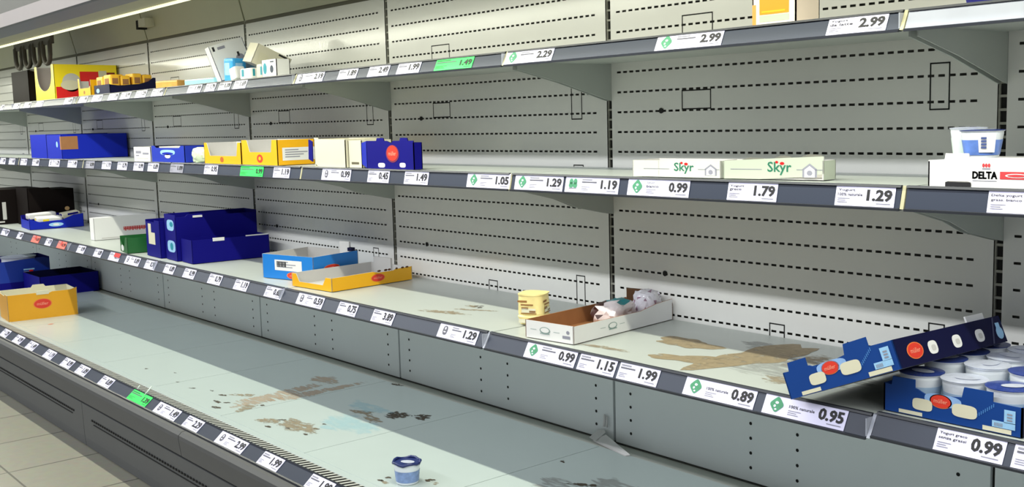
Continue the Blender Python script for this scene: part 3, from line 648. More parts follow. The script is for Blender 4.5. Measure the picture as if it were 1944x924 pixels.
t = thing('product_tray', 'low yellow tray with grey inside and red oval badge on the lowest shelf', 'tray', (-2.530, -0.462, ZL), rad(5), GB)
tray(t, 0.262, 0.385, 0.050, YEL, GREYC, front=[(0, 0), (.262, 0), (.262, .05), (.225, .05), (.205, .02), (.05, .02), (.03, .05), (0, .05)],
     right=[(0, 0), (.385, 0), (.385, .052), (.30, .050), (.29, .046), (.22, .046), (.19, .052), (0, .05)])
logo(t, 'R', .262, .385, .215, .027, .030, .0135)
tab(t, (0.03, 0.375, 0.004), (0.14, 0.383, 0.075), GREYC, 'inner_flap')
m = MB(); rg = random.Random(3)
for i in range(7):
    a = rg.uniform(.22, .36); m.ell((.262 + .0, a, .052), (0, 1, 0), (0, 0, 1), .006 + .004 * rg.random(), .004, 0, 9)
m.build('torn_edge', M('torn_brown', (92, 56, 34), .8), t)
# tall cream tub
t = thing('yogurt_tub', 'crumpled cream and yellow tub standing beside the white tray', 'tub', (-1.252, -0.335, ZL), rad(28))
m = MB(); m.lathe([(0.030, 0.0), (0.038, 0.002), (0.041, 0.012), (0.043, 0.026), (0.039, 0.031), (0.041, 0.035), (0.042, 0.060), (0.0425, 0.088), (0.044, 0.090), (0.044, 0.094), (0.038, 0.0945)], 0, 32, 0.55)
for i, v in enumerate(m.v):
    k = 1 + 0.04 * math.sin(v[2] * 160 + v[0] * 90); m.v[i] = (v[0] * k, v[1] * k, v[2])
m.build('tub_body', M('tub_cream', (238, 218, 150), 0.4, var=0.18, scale=30), t)
m = MB()
for (s, z, w_, h_, mi) in ((-.02, .073, .03, .006, 0), (-.005, .063, .04, .004, 0), (.0, .046, .045, .013, 1), (-.012, .052, .022, .007, 0), (.012, .043, .02, .006, 0), (-.01, .014, .045, .012, 1), (.015, .008, .012, .006, 0), (.0, .037, .05, .003, 0)):
    for face in (0, 1):
        e = .0440
        q = [(s - w_ / 2, z - h_ / 2), (s + w_ / 2, z - h_ / 2), (s + w_ / 2, z + h_ / 2), (s - w_ / 2, z + h_ / 2)]
        m.add([(a, -e, b) if face == 0 else (e, a, b) for a, b in q], [(0, 1, 2, 3)], mi)
m.build('printed_label', [PRINTB, CREAM], t)
# white tray lined in brown
t = thing('product_tray', 'white shallow cardboard tray with bare brown inside on the lowest shelf', 'tray', (-1.118, -0.484, ZL), rad(6), GB)
tray(t, 0.180, 0.46, 0.050, WHI, BROWN, right=[(0, 0), (.46, 0), (.46, .062), (.38, .058), (.30, .047), (0, .049)], left=[(0, 0), (.46, 0), (.46, .05), (0, .05)])
def arla(m, P, ux, uy, s):
    m.ell(P(s, .026), ux, uy, .020, .010, 0, 16); m.ell(P(s, .027, 1), ux, uy, .016, .007, 1, 16); quad(m, P, s - .018, .016, s + .018, .0185, 0, 2)
    quad(m, P, s - .055, .025, s - .032, .0262, 0); quad(m, P, s + .032, .025, s + .055, .0262, 0)
decal(t, 'F', .18, .46, lambda m, P, ux, uy: (arla(m, P, ux, uy, .075), m.ell(P(.16, .03), ux, uy, .006, .005, 2, 10), quad(m, P, .14, .012, .168, .020, 2)), [M('tray_print', (136, 156, 152), .6), WHI, INKG])
decal(t, 'R', .18, .46, lambda m, P, ux, uy: arla(m, P, ux, uy, .17), [M('tray_print', (136, 156, 152), .6), WHI])
# crumpled wrapped packs in it
def lump(name, label, cat, loc, rz, size, mat, seed, extra=None, group=None):
    o = thing(name, label, cat, loc, rz, group); m = MB(); rg = random.Random(seed)
    bmx = bmesh.new(); bmesh.ops.create_icosphere(bmx, subdivisions=3, radius=1.0)
    ph = [rg.uniform(0, 6) for _ in range(6)]
    for v in bmx.verts:
        c = v.co.copy(); k = 1 + 0.10 * math.sin(5 * c.x + ph[0]) * math.sin(4 * c.y + ph[1]) + 0.07 * math.sin(9 * c.z + 7 * c.x + ph[2]) + 0.05 * math.sin(13 * c.y + ph[3])
        q = [math.copysign(abs(a) ** 0.7, a) for a in c]
        v.co = Vector((q[0] * size[0] * k, q[1] * size[1] * k, max(-1, q[2]) * size[2] * k))
    zmin = min(v.co.z for v in bmx.verts)
    for v in bmx.verts: v.co.z -= zmin
    me = bpy.data.meshes.new('wrap'); bmx.to_mesh(me); bmx.free()
    for mm in (mat if isinstance(mat, list) else [mat]): me.materials.append(mm)
    if isinstance(mat, list):
        for p in me.polygons: p.material_index = extra(p.center)
    for p in me.polygons: p.use_smooth = (p.index % 3 != 0)
    bo = bpy.data.objects.new('wrapper', me); COL.objects.link(bo); bo.parent = o
    return o
lump('wrapped_pack', 'crumpled pink and white wrapped pack in the brown-lined tray', 'pack', (-1.055, -0.190, ZL + 0.003), rad(15), (0.050, 0.072, 0.034),
     [M('wrap_pink', (232, 222, 224), .25, var=.08, scale=30, coat=.3), M('wrap_teal', (30, 140, 150), .3), M('wrap_dark', (70, 44, 44), .4)], 5,
     lambda c: 1 if (c.z > .045 and -.03 < c.x < .035 and -.02 < c.y < .05) else (2 if (c.x < -.012 and c.z > .032 and c.y < .03) else 0), 'packs in the brown-lined tray')
lump('wrapped_pack', 'crumpled clear and white pack at the rear right of the brown-lined tray', 'pack', (-1.04, -0.062, ZL + 0.003), rad(10), (0.040, 0.040, 0.043),
     [M('wrap_clear', (224, 222, 232), .15, var=.2, scale=50, coat=.5), M('wrap_spots', (150, 120, 140), .3, var=.4, scale=60)], 8, lambda c: 1 if math.sin(c.x * 410 + c.y * 300) * math.sin(c.z * 430) > .72 else 0, 'packs in the brown-lined tray')
pack('cardboard_scrap', 'small dark brown cardboard piece standing behind the wrapped packs', 'cardboard', (-1.135, -0.055, ZL + 0.04), (0, 0.0, rad(12)), (0.055, 0.014, 0.045), [M('scrap_brown', (84, 54, 26), .8), BROWN])
# --- the two big blue trays at the right
def cup_tray(t, w, d, h, side_mat):
    front = [(0, 0), (w, 0), (w, h), (w * .93, h * 1.0), (w * .93, h * 1.0), (w * .80, h * 1.02), (w * .80, h * 1.35), (w * .60, h * 1.35), (w * .585, h * .98), (w * .50, h * .93), (w * .34, h * .80), (w * .26, h * .98), (w * .24, h * 1.0), (w * .24, h * 1.30), (w * .07, h * 1.30), (w * .06, h * .98), (0, h)]
    m = MB(); tk = 0.003
    m.wall(front, (0, 0, 0), (1, 0, 0), (0, -1, 0), tk, 0, 0)
    m.wall(rect(d, h), (w, 0, 0), (0, 1, 0), (1, 0, 0), tk, 1, 0); m.wall(rect(w, h), (w, d, 0), (-1, 0, 0), (0, 1, 0), tk, 1, 0); m.wall(rect(d, h), (0, d, 0), (0, -1, 0), (-1, 0, 0), tk, 0, 0)
    m.box((tk, tk, 0), (w - tk, d - tk, tk), 2)
    m.build('tray_body', [M('tray_blue', (14, 60, 132), .5, var=.05, spec=.25), side_mat, M('tray_grey', (150, 148, 140), .6)], t)
    def f(mm, P, ux, uy):
        mm.ell(P(w * .30, h * .46, 1), ux, uy, .021, .0120, 0, 20, .55); mm.ell(P(w * .607, h * .515, 1), ux, uy, .025, .0130, 0, 20, .55)
        quad(mm, P, w * .12, 0.0015, w * .30, h * .16, 0); quad(mm, P, w * .735, 0.0015, w * .93, h * .18, 0)
        mm.ell(P(w * .45, h * .74), ux, uy, .038, .012, 3, 20, .7)
        quad(mm, P, w * .80, h * .20, w * .955, h * .42, 1, 1); quad(mm, P, w * .88, h * .40, w * .955, h * .85, 1, 1)
        for i in range(6): quad(mm, P, w * (.815 + .010 * i), h * .24, w * (.82 + .010 * i), h * .36, 2, 2)
        for i in range(3): quad(mm, P, w * .90, h * (.48 + .10 * i), w * .935, h * (.53 + .10 * i), 2, 2)
        for i in range(11): quad(mm, P, w * (.665 + .014 * i), h * (.30 + .055 * i), w * (.671 + .014 * i), h * (.42 + .055 * i), 4)
    decal(t, 'F', w, d, f, [CREAM, LBL, INKG, M('splash_blue', (140, 176, 226), .4, var=.2, scale=50), M('hatch_blue', (74, 130, 196), .4)])
    logo(t, 'F', w, d, w * .435, h * .70, .0205, .0125)
W2, D2, H2 = 0.28, 0.40, 0.056
low = thing('cup_tray', 'blue yogurt tray standing level at the right, full of lidded cups', 'tray', (0.004, -0.485, ZL + 0.006), rad(0), GB)
cup_tray(low, W2, D2, H2, NAVYD)
def cup(name, label, loc, rt, rb, h, rz=0, lidm=FOIL, group=None, band=CUPB, rot=None, sq=1.0, peel=False):
    o = thing(name, label, 'cup', loc, rz, group, rot)
    m = MB(); m.lathe([(rb * .9, 0), (rb, .002), (rb + (rt - rb) * .8, h * .86), (rt * .95, h * .95), (rt, h * .955), (rt, h * .985), (rt * .96, h * .99)], 0, 28, sq)
    m.build('cup_body', CUPW, o)
    b = MB(); b.lathe([(rb + (rt - rb) * .12 + .0006, h * .12), (rb + (rt - rb) * .62 + .0006, h * .66)], 0, 28, sq, cap=False); b.build('printed_band', band, o)
    l = MB(); l.lathe([(rt * 1.03, h * .985), (rt * 1.04, h), (rt * .6, h + .0012), (.001, h + .0015)], 0, 28, sq, mis=[0, 0, 0]); 
    l.ell((rt * .12, -rt * .1, h + .0024), (1, 0, 0), (0, 1, 0), rt * .55, rt * .34, 1, 16); l.build('foil_lid', [lidm, FOILW], o)
    return o
g = 'yogurt cups in the level blue tray'
cl = ['front left', 'front middle', 'front right', 'second row left', 'second row middle', 'second row right', 'third row left', 'third row middle', 'third row right', 'rear left', 'rear middle', 'rear right']
i = 0
for ry in range(4):
    for rx in range(3):
        cup('yogurt_cup', 'lidded white yogurt cup in the level blue tray, %s position' % cl[i], (0.052 + 0.090 * rx, -0.485 + 0.060 + 0.094 * ry, ZL + 0.0095), 0.043, 0.033, 0.086 if ry else 0.074, 0.4 * i, FOIL if (i % 3) != 1 else FOILW, g, M('cup_band', (170, 196, 224), .35, var=.25, scale=40)); i += 1
up_t = thing('cup_tray', 'empty blue tray with navy side tilted up on top of the cups', 'tray', (-0.170, -0.556, 0.787), 0, GB,
             Matrix(((1, 0, 0), (0, 1, 0), (0, 0, 1))).to_euler())
up_t.rotation_mode = 'QUATERNION'
up_t.rotation_quaternion = (Matrix.Rotation(-0.027, 3, 'Z') @ Matrix.Rotation(-0.403, 3, 'Y') @ Matrix.Rotation(-0.018, 3, 'X')).to_quaternion()
cup_tray(up_t, W2, 0.404, 0.058, NAVYD)
def holes(m, P, ux, uy):
    for s in (.125, .215, .305): m.ell(P(s, .026), ux, uy, .0165, .0135, 0, 20, .7); m.ell(P(s + .002, .025, 1), ux, uy, .008, .006, 1, 12, .7)
decal(up_t, 'R', W2, .404, holes, [WHI, GREYC], 'round_hole')
logo(up_t, 'R', W2, .404, .062, .028, .025, .0150)
decal(up_t, 'R', W2, .404, lambda m, P, ux, uy: (m.add([P(.345, .002), P(.372, .056), P(.378, .056), P(.351, .002)], [(0, 1, 2, 3)], 0), m.ell(P(.385, .022), ux, uy, .014, .014, 1, 14), quad(m, P, .376, .03, .392, .044, 1, 1)), [M('corner_edge', (60, 64, 96), .5), LBL], 'corner_print')
tab(up_t, (0.262, 0.30, 0.056), (0.266, 0.37, 0.072), WHI, 'inner_flap')
# --- middle shelf
t = thing('carton', 'long blue carton without tape patch, far left of the middle shelf', 'carton', (-6.07, -0.385, ZM), 0, GB)
tray(t, 0.33, 0.375, 0.146, BLUE2, NAVY, closed=True)
t = thing('carton', 'long blue carton with a brown tape patch on its front corner, middle shelf', 'carton', (-5.735, -0.385, ZM), rad(-3), GB)
tray(t, 0.335, 0.385, 0.142, BLUE2, NAVY, closed=True)
decal(t, 'F', .335, .385, lambda m, P, ux, uy: (quad(m, P, .31, .055, .335, .132, 0), m.ell(P(.24, .085), ux, uy, .02, .018, 1, 14)), [BROWN, LBL], 'tape_patch')
decal(t, 'R', .335, .385, lambda m, P, ux, uy: quad(m, P, .0, .055, .095, .132, 0), [BROWN], 'tape_patch')
t = thing('carton', 'small white carton with dark marks, left of the small blue carton', 'carton', (-4.30, -0.385, ZM), 0, GB)
tray(t, 0.225, 0.10, 0.072, WHI, GREYC)
decal(t, 'F', .225, .10, lambda m, P, ux, uy: (quad(m, P, .03, .040, .10, .052, 0), quad(m, P, .12, .034, .20, .044, 0), quad(m, P, .03, .026, .07, .032, 0), quad(m, P, .04, .012, .19, .018, 1)), [INKG, GREYC])
t = thing('carton', 'small open blue carton with pale arched print on the middle shelf', 'carton', (-4.06, -0.385, ZM), 0, GB)
tray(t, 0.40, 0.12, 0.078, M('card_mid_blue', (16, 48, 176), .4), NAVYD, front=[(0, 0), (.40, 0), (.40, .078), (.36, .078), (.34, .068), (.06, .068), (.04, .078), (0, .078)])
decal(t, 'F', .40, .12, lambda m, P, ux, uy: (m.ell(P(.2, .046), ux, uy, .09, .013, 0, 20, .7), m.ell(P(.2, .040, 1), ux, uy, .07, .007, 1, 16), m.ell(P(.2, .028, 1), ux, uy, .035, .010, 2, 16)), [LBL, BLUE2, WHI])
tab(t, (0.05, 0.02, 0.066), (0.35, 0.10, 0.074), GREYC, 'inner_flap')
lump('wrapped_pack', 'crumpled pale green and white pack beside the left yellow carton', 'pack', (-3.52, -0.36, ZM), 0.2, (0.062, 0.03, 0.034), M('wrap_green', (206, 220, 190), .3, var=.3, scale=30), 11)
t = thing('display_carton', 'left yellow carton with deep front cut-out and two prongs', 'carton', (-3.44, -0.385, ZM), 0, GB)
tray(t, 0.37, 0.16, 0.092, YEL, GREYC, front=[(0, 0), (.37, 0), (.37, .092), (.34, .092), (.325, .034), (.06, .034), (.03, .092), (0, .092)])
decal(t, 'F', .37, .16, lambda m, P, ux, uy: m.ell(P(.18, .018), ux, uy, .018, .012, 0, 14), [M('badge_brown', (180, 90, 30), .5)], 'badge')
t = thing('display_carton', 'right yellow carton with front cut-out, red badge and side label', 'carton', (-3.063, -0.385, ZM), 0, GB)
tray(t, 0.32, 0.17, 0.102, YEL, GREYC, front=[(0, 0), (.32, 0), (.32, .102), (.275, .102), (.265, .052), (.075, .052), (.05, .102), (0, .102)])
decal(t, 'F', .32, .17, lambda m, P, ux, uy: (m.ell(P(.165, .026), ux, uy, .026, .017, 0, 18), m.ell(P(.165, .026, 1), ux, uy, .012, .008, 1, 12)), [LOGOR, YELD], 'badge')
lines(t, 'R', .32, .17, .022, .018, .168, .070, 4, False)
tab(t, (0.11, 0.15, 0.05), (0.25, 0.158, 0.095), GREYC, 'inner_flap')
t = thing('carton', 'plain cream carton with navy left flap between yellow and navy boxes', 'carton', (-2.445, -0.385, ZM), 0, GB)
tray(t, 0.225, 0.155, 0.104, CREAM, CREAM, front=[(.0, .012), (.03, .0), (.225, 0), (.225, .100), (.03, .104), (.03, .109), (0, .109)], closed=False)
tab(t, (0.004, 0.004, 0.098), (0.22, 0.15, 0.101), CREAM, 'top_flap')
q = MB(); q.add([(-.04, -.004, .028), (-.008, -.004, .018), (-.006, -.004, .095), (-.035, -.004, .103)], [(0, 1, 2, 3)]); q.add([(-.04, -.001, .028), (-.008, -.001, .018), (-.006, -.001, .095), (-.035, -.001, .103)], [(3, 2, 1, 0)])
q.build('side_flap', NAVY, t)
t = thing('carton', 'narrow cream carton with a dark slot, left of the navy badge box', 'carton', (-2.215, -0.375, ZM), 0, GB)
tray(t, 0.09, 0.13, 0.098, CREAM, CREAM, closed=True); decal(t, 'F', .09, .13, lambda m, P, ux, uy: quad(m, P, .02, .012, .07, .02, 0), [M('slot_brown', (90, 84, 66), .7)], 'slot')
t = thing('display_carton', 'navy carton with round red badge and two top tabs, middle shelf', 'carton', (-2.077, -0.385, ZM), 0, GB)
fr = [(0, 0), (.292, 0), (.292, .096), (.26, .096), (.255, .106), (.215, .106), (.21, .096), (.17, .096), (.16, .088), (.13, .096), (.115, .096), (.11, .106), (.07, .106), (.065, .096), (0, .096)]
tray(t, 0.292, 0.035, 0.090, NAVY, NAVYD, front=fr)
decal(t, 'F', .292, .10, lambda m, P, ux, uy: (m.ell(P(.165, .052), ux, uy, .040, .030, 2), m.ell(P(.165, .054, 1), ux, uy, .034, .026, 0), m.text('müller', P(.142, .046, 2), ux, uy, .046, .014, 1), m.ell(P(.095, .012), ux, uy, .022, .008, 3, 14, .6), m.ell(P(.225, .014), ux, uy, .018, .008, 3, 14, .6)), [LOGOR, LOGOT, M('badge_glow', (120, 40, 70), .5), WHI], 'badge')
q = MB(); q.wall([(0, .015), (.055, .0), (.055, .095), (0, .088)], (-.056, .012, 0), (1, -.2, 0), (0, -1, 0), .003, 0, 0); q.build('side_flap', BLUE2, t)
def skyr(t, w, h, sx, face='F', badge=True):
    def f(m, P, ux, uy):
        m.text('Skyr', P(sx, h * .22), ux, uy, .062, h * .66, 0); m.ell(P(sx + .038, h * .80), ux, uy, .006, .0035, 1, 10); m.ell(P(sx + .024, h * .86), ux, uy, .004, .003, 1, 10)
        quad(m, P, sx - .10, h * .48, sx - .015, h * .51, 2); quad(m, P, sx + .075, h * .48, sx + .14, h * .51, 2)
    decal(t, face, w, .1, f, [M('skyr_green', (30, 110, 84), .5), RED, INKG], 'printed_lettering')
    if badge:
        def bd(m, P, ux, uy):
            x0, k = w - .048, h / .041
            m.add([P(x0, .006), P(x0 + .036, .006), P(x0 + .036, .022 * k), P(x0 + .018, .033 * k), P(x0, .022 * k)], [(0, 1, 2, 3, 4)], 0)
            m.add([P(x0 + .005, .006, 1), P(x0 + .031, .006, 1), P(x0 + .031, .020 * k, 1), P(x0 + .018, .028 * k, 1), P(x0 + .005, .020 * k, 1)], [(0, 1, 2, 3, 4)], 1)
            m.ell(P(x0 + .018, .014 * k, 2), ux, uy, .007, .006, 0, 12)
        decal(t, face, w, .1, bd, [INKG, WHI], 'printed_badge')
PALE = M('card_pale_green', (182, 190, 174), .5, var=.04)
t = thing('product_tray', 'long off-white tray with green script lettering, nearer the shelf middle', 'tray', (-0.798, -0.372, ZM), rad(3), GB)
tray(t, 0.282, 0.11, 0.042, M('card_off_white', (204, 208, 198), .5), GREYC)
skyr(t, .282, .042, .138)
decal(t, 'F', .282, .2, lambda m, P, ux, uy: quad(m, P, .086, .0, .0885, .042, 0), [GREYC], 'edge_crease')
t = thing('product_tray', 'long pale green tray with green script lettering and crushed end', 'tray', (-0.508, -0.358, ZM), rad(7), GB)
tray(t, 0.262, 0.06, 0.044, PALE, GREYC, front=[(0, 0), (.10, 0), (.20, .006), (.262, .014), (.262, .054), (.16, .050), (0, .043)])
skyr(t, .258, .047, .12)
m = MB()
for (a, b_, h_) in ((.02, .09, .047), (.11, .16, .052), (.18, .24, .055)): m.add([(a, .05, h_ - .004), (b_, .05, h_ - .006), (b_ - .01, .052, h_), (a + .02, .052, h_ + .002)], [(0, 1, 2, 3)])
m.build('torn_edge', M('torn_grey', (104, 104, 96), .8), t)
# white branded carton and its cups at the right
dt = thing('carton', 'white yogurt carton with black lettering at the right of the middle shelf', 'carton', (0.042, -0.395, ZM), 0, GB)
tray(dt, 0.40, 0.24, 0.050, WHI, GREYC, front=[(0, .0), (.03, 0), (.036, .0), (.036, .008), (.042, .011), (.084, .011), (.09, .008), (.09, 0), (.40, 0), (.40, .058), (.085, .058), (.083, .066), (.036, .066), (.034, .054), (0, .052)])
def delta_and_slot_shade(m, P, ux, uy):
    m.text('DELTA', P(.0915, .017), ux, uy, .049, .0145, 0, True); m.text('DELTA', P(.0923, .017), ux, uy, .049, .0145, 0, True); quad(m, P, .037, .0005, .089, .0095, 0)  # last quad paints the shade inside the bottom cut-out black, not lettering
    quad(m, P, .092, .0125, .140, .0138, 1)
    for dx in (-.0055, 0, .0055): m.ell(P(.119 + dx, .043), ux, uy, .0026, .0040, 2, 10)
    quad(m, P, .111, .0355, .127, .038, 1)
    quad(m, P, .146, .017, .215, .0315, 2); m.ell(P(.178, .024, 1), ux, uy, .022, .004, 3, 16); m.ell(P(.178, .024, 2), ux, uy, .018, .0025, 2, 16)
decal(dt, 'F', .40, .24, delta_and_slot_shade, [INK, INKG, M('delta_red', (196, 60, 66), .5), WHI], 'printed_lettering')
cup('yogurt_cup', 'square blue and white yogurt cup perched on the white lettered carton', (0.127, -0.345, ZM + 0.055), 0.040, 0.030, 0.055, rad(20), FOIL, None, M('cup_band_blue', (96, 130, 206), .35, var=.45, scale=55), None, 0.55)
pc = [c for c in COL.objects if c.name.startswith('yogurt_cup') and c['label'].startswith('square blue')][0]
q = MB(); q.add([(-.002, -.0345, .012), (.026, -.0345, .012), (.029, -.0385, .048), (-.004, -.0385, .048)], [(0, 1, 2, 3)], 0)
for i in range(4): q.add([(.002, -.0372 - .0006 * i, .020 + .006 * i), (.012, -.0372 - .0006 * i, .020 + .006 * i), (.012, -.0376 - .0006 * i, .024 + .006 * i), (.002, -.0376 - .0006 * i, .024 + .006 * i)], [(0, 1, 2, 3)], 1)
q.build('side_label', [WHI, M('label_blue', (70, 86, 140), .5)], pc)
cup('yogurt_cup', 'white mint-patterned yogurt cup behind the square blue and white cup', (0.068, -0.285, ZM + 0.052), 0.036, 0.027, 0.062, 0.3, FOILW, None, M('cup_band_mint', (214, 232, 224), .35, var=.1, scale=60))
q = MB(); q.box((.006, .075, .0465), (.39, .20, .0495)); q.build('inner_flap', WHI, dt)
# --- top shelf
t = thing('carton', 'black open-topped carton with a white sticker at top left', 'carton', (-6.35, -0.392, ZT), 0, GB)
tray(t, 0.36, 0.36, 0.20, BLACK, BLACK, right=[(0, 0), (.36, 0), (.36, .17), (.30, .2), (.24, .18), (.16, .21), (.09, .185), (0, .2)], closed=False)
lines(t, 'R', .36, .36, .07, .045, .20, .125, 2, False)
for k, (x, y, m_) in enumerate(((-6.25, -0.33, WHI), (-6.15, -0.25, GREYC), (-6.08, -0.15, WHI))):
    pack('food_pack', ['white-topped pack at the front of the black sticker carton', 'grey-topped pack in the middle of the black sticker carton', 'white-topped pack at the back of the black sticker carton'][k], 'pack', (x, y, ZT + 0.003), (0, 0, .2 * k), (0.07, 0.05, 0.212), [BLACK, m_], 'packs in the black sticker carton', (.1, .86, .9, .97))
t = thing('display_carton', 'tall lemon yellow display carton with curved front cut-out and red side', 'carton', (-5.85, -0.392, ZT), 0, GB)
tray(t, 0.375, 0.375, 0.208, LEM, GREYC, front=ucut(.375, .208, .055, .045, True), right=[(0, 0), (.375, 0), (.375, .205), (0, .208)])
decal(t, 'R', .375, .375, lambda m, P, ux, uy: (quad(m, P, .008, .004, .24, .075, 0), m.ell(P(.10, .10), ux, uy, .055, .055, 1, 22), m.ell(P(.09, .085, 1), ux, uy, .055, .03, 2, 20), quad(m, P, .15, .07, .26, .165, 0), quad(m, P, .262, .02, .31, .17, 2), quad(m, P, .16, .05, .21, .075, 2, 1), quad(m, P, .31, .12, .36, .16, 3)), [RED, GREYC, CREAM, DKRED], 'printed_graphic')
pack('food_pack', 'red pack standing in the lemon yellow display carton', 'pack', (-5.70, -0.20, ZT + 0.003), (0, 0, 0), (0.15, 0.13, 0.17), [RED, WHI], None, (.1, .1, .5, .4))
t = thing('display_carton', 'small yellow carton with front notch beside the navy tray, top shelf', 'carton', (-5.06, -0.392, ZT), 0, GB)
tray(t, 0.205, 0.06, 0.088, YEL, GREYC, front=[(0, 0), (.205, 0), (.205, .06), (.19, .045), (.03, .045), (.022, .1), (0, .1)], back=rect(.205, .06))
decal(t, 'F', .205, .06, lambda m, P, ux, uy: m.ell(P(.10, .022), ux, uy, .014, .01, 0, 12), [BROWN], 'badge')
t = thing('product_tray', 'navy tray with upswept right side holding orange yellow packs', 'tray', (-4.80, -0.392, ZT), 0, GB)
tray(t, 0.24, 0.25, 0.052, NAVYD, NAVYD, right=[(0, 0), (.25, 0), (.25, .085), (.235, .085), (.21, .066), (.16, .052), (.05, .044), (0, .05)])
decal(t, 'F', .24, .25, lambda m, P, ux, uy: (m.ell(P(.06, .022), ux, uy, .025, .012, 0, 14)), [LBL])
nm = ['front left', 'front right', 'second row left', 'second row right', 'third row left', 'third row right', 'rear left', 'rear right']
for k in range(8):
    pack('food_pack', 'orange yellow pack in the navy top-shelf tray, %s' % nm[k], 'pack', (-4.79 + .112 * (k % 2), -0.382 + .058 * (k // 2), ZT + 0.003), (0, 0, .03 * (k % 3 - 1)), (0.105, 0.052, 0.094 + .006 * (k % 3)), [M('pack_orange', (246, 186, 48), .4, var=.15, scale=20), BROWN], 'packs in the navy top-shelf tray', (.2, .5, .8, .8))
pack('food_pack', 'small orange brown pack just right of the navy top-shelf tray', 'pack', (-4.02, -0.36, ZT), (0, 0, .3), (0.16, 0.06, 0.042), [M('pack_brown_orange', (214, 160, 80), .45, var=.3, scale=30), BROWN])
pack('food_pack', 'flat light blue pack lying left of the leaning white carton', 'pack', (-3.60, -0.39, ZT), (0, 0, .1), (0.26, 0.10, 0.028), [M('pack_light_blue', (150, 206, 226), .35, var=.2, scale=30), WHI])
t = thing('carton', 'white open carton leaning left on the top shelf, printed side out', 'carton', (-3.345, -0.345, ZT + 0.004), 0, GB, (rad(17), rad(-6), rad(-8)))
tray(t, 0.06, 0.16, 0.155, WHI, NAVY, closed=False)
decal(t, 'R', .06, .16, lambda m, P, ux, uy: (quad(m, P, .012, .128, .022, .148, 0), quad(m, P, .035, .130, .07, .142, 1), m.ell(P(.12, .07), ux, uy, .02, .02, 1, 14), quad(m, P, .112, .08, .122, .10, 0), quad(m, P, .07, .01, .09, .03, 2)), [INK, INKG, BROWN])
g = 'blue packs beside the leaning white carton'
pack('food_pack', 'upright bright blue pack between the two leaning white cartons', 'pack', (-3.23, -0.37, ZT), (0, 0.05, 0.1), (0.075, 0.07, 0.105), [M('pack_sky', (60, 160, 226), .35, var=.3, scale=35), LBL], g, (.2, .3, .7, .8))
pack('food_pack', 'darker blue pack behind the upright bright blue pack', 'pack', (-3.23, -0.27, ZT), (0, 0.0, 0.0), (0.13, 0.08, 0.135), [M('pack_slate_blue', (56, 96, 120), .4, var=.3, scale=30), LBL], g, (.1, .1, .4, .4))
pack('food_pack', 'small pale pack at the foot of the blue packs', 'pack', (-3.13, -0.385, ZT), (0, -0.25, 0.1), (0.05, 0.05, 0.055), [WHI, GREYC], g)
t = thing('carton', 'off-white carton tipped diagonally on the top shelf', 'carton', (-3.09, -0.345, ZT + 0.085), 0, GB, (rad(-24), rad(6), rad(-6)))
tray(t, 0.10, 0.16, 0.085, M('card_beige', (214, 210, 190), .5), GREYC, closed=True)
decal(t, 'R', .10, .16, lambda m, P, ux, uy: (quad(m, P, .02, .02, .06, .055, 0), quad(m, P, .10, .074, .14, .082, 1)), [CREAM, INK])
pack('food_pack', 'white pack with teal print below the diagonal carton', 'pack', (-3.03, -0.39, ZT), (0, 0, 0), (0.10, 0.05, 0.048), [WHI, TEAL], None, (.2, .3, .4, .9))
pack('food_pack', 'cream pack left of the box with a dark drop print', 'pack', (-2.90, -0.38, ZT), (0, 0, 0), (0.07, 0.05, 0.060), [CREAM, TEAL], None, (.55, .25, .85, .8))
t = thing('small_carton', 'little white box with teal and dark drop prints on the top shelf', 'carton', (-2.825, -0.392, ZT), 0, GB)
tray(t, 0.125, 0.06, 0.070, WHI, WHI, closed=True)
decal(t, 'F', .125, .06, lambda m, P, ux, uy: (m.ell(P(.028, .036), ux, uy, .015, .022, 0, 18), m.ell(P(.085, .032), ux, uy, .014, .015, 1, 18), quad(m, P, .074, .058, .105, .063, 1)), [TEAL, M('drop_dark', (40, 54, 74), .5)])
t = thing('food_carton', 'orange and white carton standing on the top shelf near the top frame', 'carton', (-0.400, -0.385, ZT), 0, None)
tray(t, 0.118, 0.09, 0.20, M('card_pale_peach', (240, 222, 206), .4), CREAM, closed=True)
decal(t, 'F', .118, .09, lambda m, P, ux, uy: (quad(m, P, .020, .026, .100, .17, 0), quad(m, P, .020, .010, .100, .024, 1), quad(m, P, .0, .0, .010, .05, 2), quad(m, P, .026, .03, .09, .034, 3, 1)), [ORG, M('band_grey', (176, 184, 170), .5), M('band_orange', (236, 150, 70), .5), YELD])
pack('food_pack', 'dark blue package at the top right corner of the top shelf', 'pack', (0.100, -0.385, ZT), (0, 0, 0), (0.20, 0.10, 0.10), [M('pack_dark_blue', (26, 26, 110), .4), LBL], None, (.1, .2, .3, .4))
# --- bottom deck
t = thing('product_tray', 'wide low navy tray against the rear panel of the bottom deck', 'tray', (-6.42, -0.40, ZD), 0, GB)
tray(t, 0.37, 0.375, 0.130, NAVY, NAVYD)
t = thing('carton', 'blue carton with a flag mark, left of the yellow carton on the deck', 'carton', (-6.77, -0.56, ZD + 0.0), rad(-2), GB)
tray(t, 0.29, 0.36, 0.215, M('card_deep_blue', (14, 50, 150), .4), NAVY, right=[(0, 0), (.36, 0), (.36, .205), (.32, .215), (0, .20)])
decal(t, 'R', .29, .36, lambda m, P, ux, uy: (quad(m, P, .19, .11, .225, .125, 0), quad(m, P, .225, .10, .25, .135, 1), quad(m, P, .19, .135, .26, .145, 2), quad(m, P, .0, .0, .36, .06, 3)), [WHI, RED, LBL, NAVY])
cup('yogurt_tub', 'white lidded tub inside the blue flag-marked carton', (-6.62, -0.37, ZD + 0.004), 0.11, 0.09, 0.215, 0, FOILW, None, M('tub_band', (216, 226, 220), .4))
